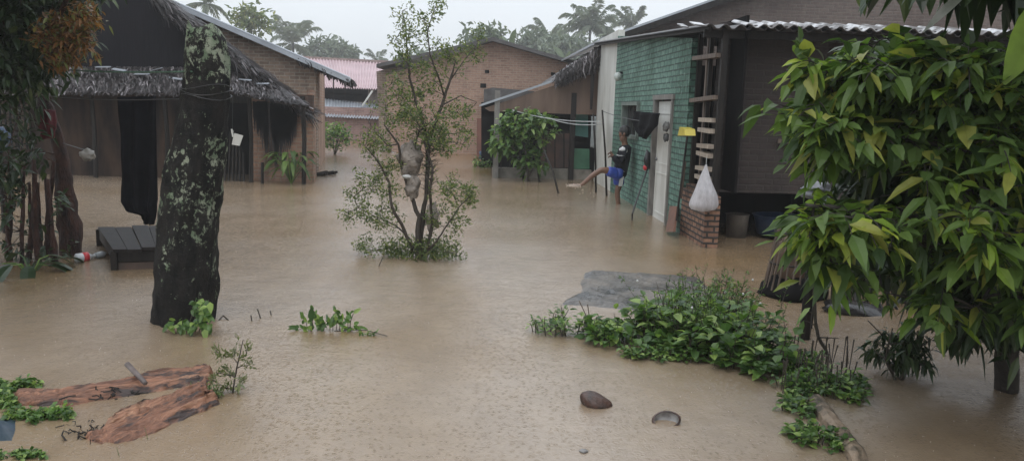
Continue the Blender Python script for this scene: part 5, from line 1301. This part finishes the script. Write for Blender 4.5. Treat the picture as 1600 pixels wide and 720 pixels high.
# sapling beside the logs
sa = Plant('log_sapling', G(362, 612), 'small upright sapling with feathery shoots at the right end of the logs', 'sapling'); y = G(362, 612).y
sa.stem([G(362, 614) - Z * .05, P(367, 590, y), P(373, 560, y), P(380, 530, y)], [.006, .005, .004, .002], 5)
for px, py in ((352, 552), (345, 560), (384, 556), (390, 570), (368, 548), (358, 580), (382, 590), (350, 575), (338, 582), (332, 592), (388, 540), (336, 545), (355, 600), (345, 606)):
    d = sa.twig(P(px, py, y + rnd.uniform(-.08, .08)), .0022)
    q0 = sa.nodes[-1][0]
    for k in range(22): sa.crown.leaf(lerp(sa.near(q0 - d * .05)[0], q0, rnd.random()) + rv(.018), d + rdir() * .8 + Z * .3, rdir(), rnd.uniform(.018, .042), .01, .2, .2, True)
for k in range(16): sa.crown.leaf(P(rnd.gauss(372, 5), rnd.uniform(524, 560), y), Z + rdir() * .5, rdir(), .03, .008, .1, .1, True)
for k in range(10): sa.crown.leaf(P(rnd.uniform(345, 385), rnd.uniform(590, 610), y - .03), rdir() - Z * .3, Z, .05, .02, .4, .2)
sa.done(TWIG, leafmat('pale_sage_leaf', (.10, .12, .05), (.2, .21, .1), None, 1))
def grass_patch(name, pts, n, h, m, label, cat='grass', L=.05, Wd=.025):
    o = empty(name, G(*pts[0][:2]), label, cat); cr, st = MB(), MB()
    for i in range(n):
        px, py, rx, ry = rnd.choice(pts); p = G(px + rnd.uniform(-rx, rx), py + rnd.uniform(-ry, ry)); hh = h * rnd.uniform(.3, 1)
        e = p + V(rnd.gauss(0, .3) * hh, rnd.gauss(0, .3) * hh, hh); st.tube([p - Z * .02, lerp(p, e, .5), e], [.003, .002, .001], 4)
        for k in range(5): cr.leaf(lerp(p, e, rnd.random()), rdir() + Z * .4, Z + rdir() * .4, L * rnd.uniform(.5, 1.1), Wd, .4, .25)
    st.build('stems', LEAF_WEED, o, uv=False); cr.build('leaves', m, o, uv=False); return o
grass_patch('weed_tuft', [(308, 620, 14, 8), (330, 618, 14, 6)], 60, .07, LEAF_BUSH, 'small grassy tuft in the water at the front end of the logs', 'weed', .04, .012)
grass_patch('weed_tuft', [(20, 606, 26, 5), (45, 604, 18, 3), (5, 618, 10, 8)], 70, .05, LEAF_WEED, 'low green weeds behind the left end of the long log', 'weed', .045, .03)
grass_patch('weed_tuft', [(30, 650, 22, 9), (60, 655, 26, 7), (95, 650, 18, 6), (12, 632, 12, 6)], 120, .05, LEAF_WEED, 'bright green weed mat between the long log and the blue tarp', 'weed', .04, .03)
grass_patch('weed_tuft', [(20, 714, 30, 6), (50, 712, 20, 5)], 40, .03, LEAF_WEED, 'thin green weed film at the very bottom left corner', 'weed', .035, .02)
bt = MB(); a, c = G(-30, 664), G(30, 664)
for j in range(9):
    for i in range(9):
        p = G(lerp(-45, 36, i / 8), lerp(642, 700, j / 8)); e = 1 - max(abs(i - 4), abs(j - 4)) / 4
        bt.v.append(V(p.x, p.y, -.02 + .055 * e + .015 * noise.noise(p * 6)))
for j in range(8):
    for i in range(8): k = j * 9 + i; bt.f.append((k, k + 9, k + 10, k + 1))
o = bt.build('blue_tarp', mat('dull_blue_tarp', (.035, .055, .085), (.02, .035, .045), 5, .4, bmp=.5), None, True); tag(o, 'dark blue tarp corner floating at the lower left frame edge', 'tarp')
# floating plant in the middle and tiny twigs
fp = empty('floating_sprig', G(490, 518), 'floating leafy sprig with one upright leaf in open water', 'sprig'); cr, st = MB(), MB()
y = G(490, 518).y
for px, py in ((487, 488), (478, 503), (468, 515), (495, 505), (505, 510), (515, 505), (525, 498), (535, 505), (545, 500), (552, 490), (520, 512), (540, 515), (556, 512), (530, 492), (500, 516), (484, 517)):
    q0 = G(min(max(px, 484), 545), 517); e = P(px, py, q0.y); e.z = max(e.z, .01); st.tube([q0 - Z * .01, lerp(q0, e, .6) + rv(.01), e], .003, 4)
    for k in range(7 if py > 490 else 2): cr.leaf(e + rv(.025), (e - q0).normalized() + rdir() * .8, Z * .3 + V(0, -1, 0) + rdir() * .4, rnd.uniform(.05, .085), rnd.uniform(.02, .035), .2, .2)
cr.leaf(P(487, 502, y), V(0, 0, 1), V(.1, -1, 0), .11, .055, .0, .1)
st.tube([G(522, 517), G(545, 517) + Z * .01, G(572, 522) + Z * .03, G(605, 527) + Z * .01], .004, 4)
for k in range(26): cr.leaf(G(rnd.uniform(562, 590), 524) + Z * rnd.uniform(0, .03), rdir() + Z * .3, Z, .04, .014, .2, .2, True)
st.build('stems', TWIG, fp, uv=False); cr.build('leaves', LEAF_DARK if 0 else LEAF_WEED, fp, uv=False)
for (x0, y0, x1, y1, lb2) in ((394, 501, 392, 492, 'tiny straight twig poking out of the water, left of the pair'), (409, 497, 402, 482, 'tiny slanting twig poking out of the water beyond the trunk'), (425, 492, 422, 485, 'tiny hooked twig, rightmost of those poking from the water'), (590, 416, 598, 402, 'short dark stick slanting out at the foot of the tall bush')):
    q0 = G(x0, y0); tag(MB().tube([q0 - Z * .03, P(x1, y1, q0.y)], .005, 5).build('twig', TWIG, None), lb2, 'twig', 'twigs standing in the water')
tag(MB().tube([G(342, 500), G(349, 497) + Z * .02, G(357, 500)], .006, 5).build('floating_twig', TWIG, None), 'curved dark twig afloat right of the trunk foot', 'twig')
# stick fragments
for (x0, y0, h) in ((232, 686, 20), (188, 712, 14)):
    q0 = G(x0, y0); tag(MB().tube([q0 - Z * .02, P(x0 - 6, y0 - h, q0.y)], [.002, .001], 4).build('grass_blade', LEAF_BUSH, None), 'single thin grass blade in the water near the logs' if h == 20 else 'single short grass blade at the bottom frame edge', 'grass blade')
# ================================================================== coconut husks
def husk(px, py, wpx, label, opened):
    c = G(px, py); s = (c.y / FPX); r = wpx * s / 2
    if not opened:
        o = MB().blob(c + V(0, 0, r * .12), (r, r * .75, r * .52), 3, .14, 26, 16, Matrix.Rotation(.35, 3, 'Y')).build('coconut_husk', HUSK, None, True)
        return tag(o, label, 'coconut husk', 'coconut husks afloat')
    b = MB(); inn = MB(); n = 26; rot = Matrix.Rotation(-.15, 3, 'Y') @ Matrix.Rotation(.62, 3, 'X')
    root = empty('coconut_husk', V(c.x, c.y, 0), label, 'coconut husk', 'coconut husks afloat')
    def bowl(mb, rr, fl):
        st = len(mb.v)
        for j in range(8):
            ph = (j / 7) * math.pi / 2
            for i in range(n):
                a = 6.283 * i / n; k = rr * (1 + .05 * noise.noise(V(math.cos(a) * 2, math.sin(a) * 2, j)))
                mb.v.append(c + V(0, 0, r * .22) + rot @ V(math.cos(a) * math.cos(ph) * k, math.sin(a) * math.cos(ph) * k * .72, -math.sin(ph) * k * .62))
        for j in range(7):
            for i in range(n):
                a = st + j * n + i; e = st + j * n + (i + 1) % n; mb.f.append((a, a + n, e + n, e) if not fl else (a, e, e + n, a + n))
    bowl(b, r, 0); k = len(b.v); 
    b.v += [c + V(0, 0, r * .22) + rot @ V(math.cos(6.283 * i / n) * r * .84, math.sin(6.283 * i / n) * r * .6, .004) for i in range(n)]
    for i in range(n): b.f.append((i, (i + 1) % n, k + (i + 1) % n, k + i))
    b.build('shell', HUSK, root, True, False); bowl(inn, r * .84, 1); inn.build('inside', HUSK_IN, root, True, False)
    # whitish reflection in the hollow is put into the pale inside colour
    return root
husk(931, 631, 56, 'closed brown coconut husk floating dome side up', False)
husk(1041, 660, 48, 'opened coconut husk floating with its pale hollow facing up', True)
o = MB().blob(G(912, 705) + Z * .003, (.022, .02, .008), 2, .2, 10, 6).build('floating_scrap', HUSK_IN, None, True); tag(o, 'tiny pale scrap floating below the coconut husks', 'scrap')

# ================================================================== rain on the water: small splash beads
def splash(n, fn, rmin, rmax, name, label, m):
    b = MB()
    for i in range(n):
        p = fn(); r = rnd.uniform(rmin, rmax)
        k = len(b.v); b.v += [p + V(r, 0, r), p + V(-r * .5, r * .87, r), p + V(-r * .5, -r * .87, r), p + V(0, 0, r * rnd.uniform(2, 3.2)), p + V(0, 0, -.002)]
        b.f += [(k, k + 1, k + 3), (k + 1, k + 2, k + 3), (k + 2, k, k + 3), (k, k + 4, k + 1), (k + 1, k + 4, k + 2), (k + 2, k + 4, k)]
    return tag(b.build(name, m, None, uv=False), label, 'splashes', None, 'stuff')
SPM = mat('splash_water', (.45, .38, .32), (.38, .31, .26), 3, .2, bmp=0)
def rp_():
    y = 3.2 + 14 * rnd.random() ** 1.4; return V(rnd.uniform(-.8, .8) * y, y, 0)
splash(2200, rp_, .0012, .0030, 'rain_splashes', 'scattered raindrop splashes on the muddy water', SPM)

# ================================================================== person
YPn = G(966, 319).y
def h_(px, py, dy=0): return P(px, py, YPn + dy)
def skin(name, chain, m, parent, sub=2, root=0):
    """chain: verts [(point, rx, ry)], edges"""
    vs, es = chain; me = bpy.data.meshes.new(name + '_src'); org = parent_loc(parent)
    me.from_pydata([v[0] - org for v in vs], es, []); o = bpy.data.objects.new(name + '_src', me); COL.objects.link(o)
    md = o.modifiers.new('s', 'SKIN'); md.use_smooth_shade = True
    for i, sv in enumerate(me.skin_vertices[0].data): sv.radius = (vs[i][1], vs[i][2]); sv.use_root = (i == root)
    sb_ = o.modifiers.new('d', 'SUBSURF'); sb_.levels = sub; sb_.render_levels = sub
    bpy.context.view_layer.update(); dg = bpy.context.evaluated_depsgraph_get()
    nm = bpy.data.meshes.new_from_object(o.evaluated_get(dg)); bpy.data.objects.remove(o)
    nm.name = name; nm.materials.clear(); nm.materials.append(m); r = bpy.data.objects.new(name, nm); COL.objects.link(r); r.parent = parent
    for p in nm.polygons: p.use_smooth = True
    return r
SKIN_M = mat('brown_skin', (.17, .088, .055), (.13, .066, .042), 9, .45, bmp=.1, bd=.002)
foot = G(966, 319)
pr_ = empty('person', V(foot.x, foot.y, 0), 'boy in black jacket with white stripe and blue shorts, kicking up water', 'person')
pel, bel, che, neb, hd0 = h_(968, 268), h_(972, 254), h_(976, 240), h_(977.5, 228), h_(974, 212)
nek = h_(976, 222)
hipF, hipB = h_(963, 272, -.08), h_(969, 272, .08)
vs = [(pel, .10, .085), (bel, .09, .08), (che, .12, .12), (h_(977.5, 231), .08, .08), (nek, .045, .045),            # 0-4
      (h_(975, 216), .068, .07), (h_(973.5, 208), .092, .085), (h_(974, 201), .075, .07),                           # 5-7 head
      (hipB, .085, .085), (h_(967, 292, .05), .062, .062), (h_(964, 300, .05), .052, .055), (h_(966, 318, .05), .045, .045), (h_(966, 331, .05), .036, .036), (h_(958, 335, .05), .036, .03),  # 8-13 standing leg
      (hipF, .085, .085), (h_(952, 267, -.14), .068, .068), (h_(939, 265.5, -.18), .056, .056), (h_(926, 274, -.2), .052, .05), (h_(909, 289, -.22), .032, .032), (h_(901, 290, -.22), .032, .028), (h_(894, 288.5, -.22), .02, .026), # 14-20 kicking leg
      (h_(974, 234, -.15), .052, .052), (h_(972, 246, -.20), .042, .042), (h_(970, 256, -.22), .036, .036), (h_(961, 248, -.24), .030, .030), (h_(957, 242, -.22), .022, .024), (h_(955, 239.5, -.21), .028, .016),  # 21-26 near arm
      (h_(979, 234, .15), .052, .052), (h_(975, 248, .18), .042, .042), (h_(970, 257, .14), .036, .036), (h_(961, 250, .06), .030, .030), (h_(958, 246, .0), .022, .024), (h_(956, 244, -.03), .028, .016), # 27-32 far arm
      (h_(967.2, 209.5), .018, .016), (h_(969, 215.5), .045, .05)]     # nose, jaw
es = [(0, 1), (1, 2), (2, 3), (3, 4), (4, 5), (5, 6), (6, 7), (0, 8), (8, 9), (9, 10), (10, 11), (11, 12), (12, 13), (0, 14), (14, 15), (15, 16), (16, 17), (17, 18), (18, 19), (19, 20),
      (2, 21), (21, 22), (22, 23), (23, 24), (24, 25), (25, 26), (2, 27), (27, 28), (28, 29), (29, 30), (30, 31), (31, 32), (6, 33), (5, 34)]
# fingers and thumbs
for base_i, dx in ((26, 0), (32, 0)):
    pb_ = vs[base_i][0]
    for k in range(4):
        o1 = pb_ + V(-.025, (k - 1.5) * .016, -.006 * k + .012); o2 = o1 + V(-.026 + .004 * abs(k - 1), .0, -.01); o3 = o2 + V(-.010, 0, -.022)
        n = len(vs); vs += [(o1, .009, .009), (o2, .008, .008), (o3, .007, .007)]; es += [(base_i, n), (n, n + 1), (n + 1, n + 2)]
    n = len(vs); t1 = pb_ + V(-.005, -.028, .02); vs += [(t1, .010, .010), (t1 + V(-.02, -.004, .016), .008, .008)]; es += [(base_i, n), (n, n + 1)]
skin('body', (vs, es), SKIN_M, pr_, 2)
JK = mat('black_jacket', (.013, .014, .018), (.008, .008, .011), 12, .75, .15, bmp=.3, bd=.01); WS = mat('white_stripe_cloth', (.6, .6, .6), (.45, .45, .45), 10, .6)
jv = [(h_(967, 279), .125, .115), (h_(969, 268), .142, .125), (h_(972, 254), .128, .115), (che, .135, .14), (h_(977.5, 230.5), .085, .09), (h_(976.5, 225), .058, .058),
      (h_(974, 234, -.15), .072, .072), (h_(972, 246, -.20), .060, .060), (h_(970, 256, -.22), .052, .052), (h_(961, 248, -.24), .044, .044), (h_(957.5, 242.5, -.225), .034, .034),
      (h_(979, 234, .15), .072, .072), (h_(975, 248, .18), .060, .060), (h_(970, 257, .14), .052, .052), (h_(961, 250, .06), .044, .044), (h_(958.5, 246.5, .01), .034, .034)]
je = [(0, 1), (1, 2), (2, 3), (3, 4), (4, 5), (3, 6), (6, 7), (7, 8), (8, 9), (9, 10), (3, 11), (11, 12), (12, 13), (13, 14), (14, 15)]
jv = [(q0, r1 * 1.13, r2 * 1.13) for q0, r1, r2 in jv]
jk = skin('jacket', (jv, je), JK, pr_, 2)
sh_ = skin('stripe', ([(h_(976.5, 229.5, -.12), .05, .055), (h_(974, 234.5, -.155), .090, .090), (h_(973.3, 239, -.17), .083, .083)], [(0, 1), (1, 2)]), WS, jk, 1)
skin('stripe', ([(h_(972.6, 243, -.19), .079, .079), (h_(972.2, 246, -.20), .077, .077)], [(0, 1)]), WS, jk, 1)
skin('stripe', ([(h_(967.5, 241.5, -.10), .05, .055), (h_(967, 244.5, -.10), .05, .055)], [(0, 1)]), WS, jk, 1)
SB = mat('blue_shorts', (.03, .07, .36), (.02, .045, .25), 9, .55, bmp=.3, bd=.01)
sv_ = [(h_(969, 260), .120, .112), (h_(968, 271), .138, .125), (h_(967, 276, .07), .105, .105), (h_(967, 284, .07), .104, .104), (h_(966.5, 291, .06), .104, .104),
       (h_(962, 272, -.09), .105, .105), (h_(954, 268.5, -.13), .098, .098), (h_(947, 267, -.155), .095, .095)]
so = skin('shorts', (sv_, [(0, 1), (1, 2), (2, 3), (3, 4), (1, 5), (5, 6), (6, 7)]), SB, pr_, 2)
MB().prism([h_(970.5, 267, -.15), h_(976, 268, -.13), h_(972.5, 291, -.06), h_(966.5, 291, -.07)], V(0, .03, 0)).build('side_stripe', WS, so)
HR = mat('black_hair', (.012, .010, .010), (.006, .006, .006), 30, .5, bmp=.6, bd=.01)
MB().blob(h_(976.3, 205.5), (.105, .098, .105), 4, .12, 20, 14, None, 5).build('hair', HR, pr_, True)
for sy in (-.038, .02):
    MB().blob(h_(966.8, 207.4, sy), (.009, .012, .009), 1, 0, 8, 6).build('eye', BLACK_P, pr_, True)
MB().blob(h_(967.4, 214.6, -.01), (.010, .024, .006), 1, 0, 8, 6).build('mouth', mat('lip', (.13, .05, .04), None, 5, .4), pr_, True)
MB().blob(h_(975.5, 210, -.088), (.022, .012, .032), 1, .1, 8, 6).build('ear', SKIN_M, pr_, True)
# kicked up water
kc = h_(899, 292, -.22)
def kf():
    t = rnd.random(); p = lerp(h_(940, 322, -.3), h_(893, 287, -.22), t ** .6) + V(rnd.gauss(0, .06), rnd.gauss(0, .08), rnd.gauss(0, .02)); p.z = max(0, p.z + rnd.uniform(-.1, .05)); return p
kb = MB()
for i in range(300):
    p = inell(lerp(h_(903, 291, -.25), h_(890, 290, -.25), rnd.random()), (.08, .06, .028)) if i < 280 else kf()
    p.z = abs(p.z); kb.blob(p, rnd.uniform(.003, .010), i, .3, 6, 4)
# thin arc sheet of thrown water
pts = [h_(900, 289, -.24), h_(913, 291, -.26), h_(924, 297, -.28), h_(933, 307, -.3), h_(938, 316, -.3)]
for j in range(16):
    f = rnd.random() * 3.99; k = int(f); kb.blob(lerp(pts[k], pts[k + 1], f - k) + rv(.010), rnd.uniform(.003, .006), j, .3, 6, 4)
tag(kb.build('kicked_splash', mat('foamy_water', (.62, .52, .45), (.52, .43, .36), 6, .3, bmp=0), None, True, False), 'pale splash of water thrown up by the kicking foot', 'splash', None, 'stuff')

# ================================================================== sky, sun, haze
w = bpy.data.worlds.new('World'); scene.world = w; w.use_nodes = True; nt = w.node_tree; nt.nodes.clear()
SUN_EL, SUN_ROT = R(62), R(200)
sky = nt.nodes.new('ShaderNodeTexSky'); sky.sky_type = 'NISHITA'; sky.sun_disc = False; sky.sun_elevation = SUN_EL; sky.sun_rotation = SUN_ROT; sky.dust_density = 4; sky.air_density = 1.5
hs = nt.nodes.new('ShaderNodeHueSaturation'); hs.inputs['Saturation'].default_value = .25; nt.links.new(sky.outputs[0], hs.inputs['Color'])
bgs = nt.nodes.new('ShaderNodeBackground'); nt.links.new(hs.outputs[0], bgs.inputs[0]); bgs.inputs[1].default_value = .05
bgc = nt.nodes.new('ShaderNodeBackground')
tc = nt.nodes.new('ShaderNodeTexCoord'); cn = noi(nt, tc.outputs['Generated'], 1.6, 5, .6)
nt.links.new(ramp(nt, cn, [(.3, (.67, .725, .79)), (.7, (.735, .79, .85))]), bgc.inputs[0]); bgc.inputs[1].default_value = 1.0
sx = nt.nodes.new('ShaderNodeSeparateXYZ'); nt.links.new(tc.outputs['Generated'], sx.inputs[0])
mr = nt.nodes.new('ShaderNodeMapRange'); nt.links.new(sx.outputs[2], mr.inputs[0]); mr.inputs[1].default_value = .0; mr.inputs[2].default_value = 1; mr.inputs[3].default_value = .84; mr.inputs[4].default_value = 2.15
nt.links.new(mr.outputs[0], bgc.inputs[1])      # an overcast sky is brighter overhead than at the horizon
ad = nt.nodes.new('ShaderNodeAddShader'); out = nt.nodes.new('ShaderNodeOutputWorld')
nt.links.new(bgs.outputs[0], ad.inputs[0]); nt.links.new(bgc.outputs[0], ad.inputs[1]); nt.links.new(ad.outputs[0], out.inputs[0])
sl_ = bpy.data.lights.new('sun', 'SUN'); sl_.energy = .5; sl_.angle = R(40); sl_.color = (1, .97, .93)
so_ = bpy.data.objects.new('sun', sl_); COL.objects.link(so_)
sdir = V(math.sin(SUN_ROT) * math.cos(SUN_EL), math.cos(SUN_ROT) * math.cos(SUN_EL), math.sin(SUN_EL))
so_.rotation_euler = sdir.to_track_quat('Z', 'Y').to_euler(); so_.location = sdir * 50
HZ = True
if HZ:
    m, nt, b, o = newmat('rain_haze'); nt.nodes.remove(b); pv = nt.nodes.new('ShaderNodeVolumePrincipled'); pv.inputs['Color'].default_value = (.93, .95, .97, 1)
    pv.inputs['Density'].default_value = .0018; pv.inputs['Anisotropy'].default_value = .2; nt.links.new(pv.outputs[0], o.inputs['Volume'])
    hz = MB().box(V(0, 58, 11), (240, 150, 25)).build('haze', m, None, uv=False); tag(hz, 'grey rain haze filling the yard', None, None, 'stuff')
scene.view_settings.view_transform = 'Standard'; scene.view_settings.look = 'None'; scene.view_settings.gamma = 1; scene.view_settings.exposure = 0.0
scene.view_settings.use_curve_mapping = False
cy = scene.cycles; cy.max_bounces = 8; cy.diffuse_bounces = 3; cy.glossy_bounces = 3; cy.transmission_bounces = 3; cy.transparent_max_bounces = 8; cy.volume_bounces = 1
cy.use_denoising = True
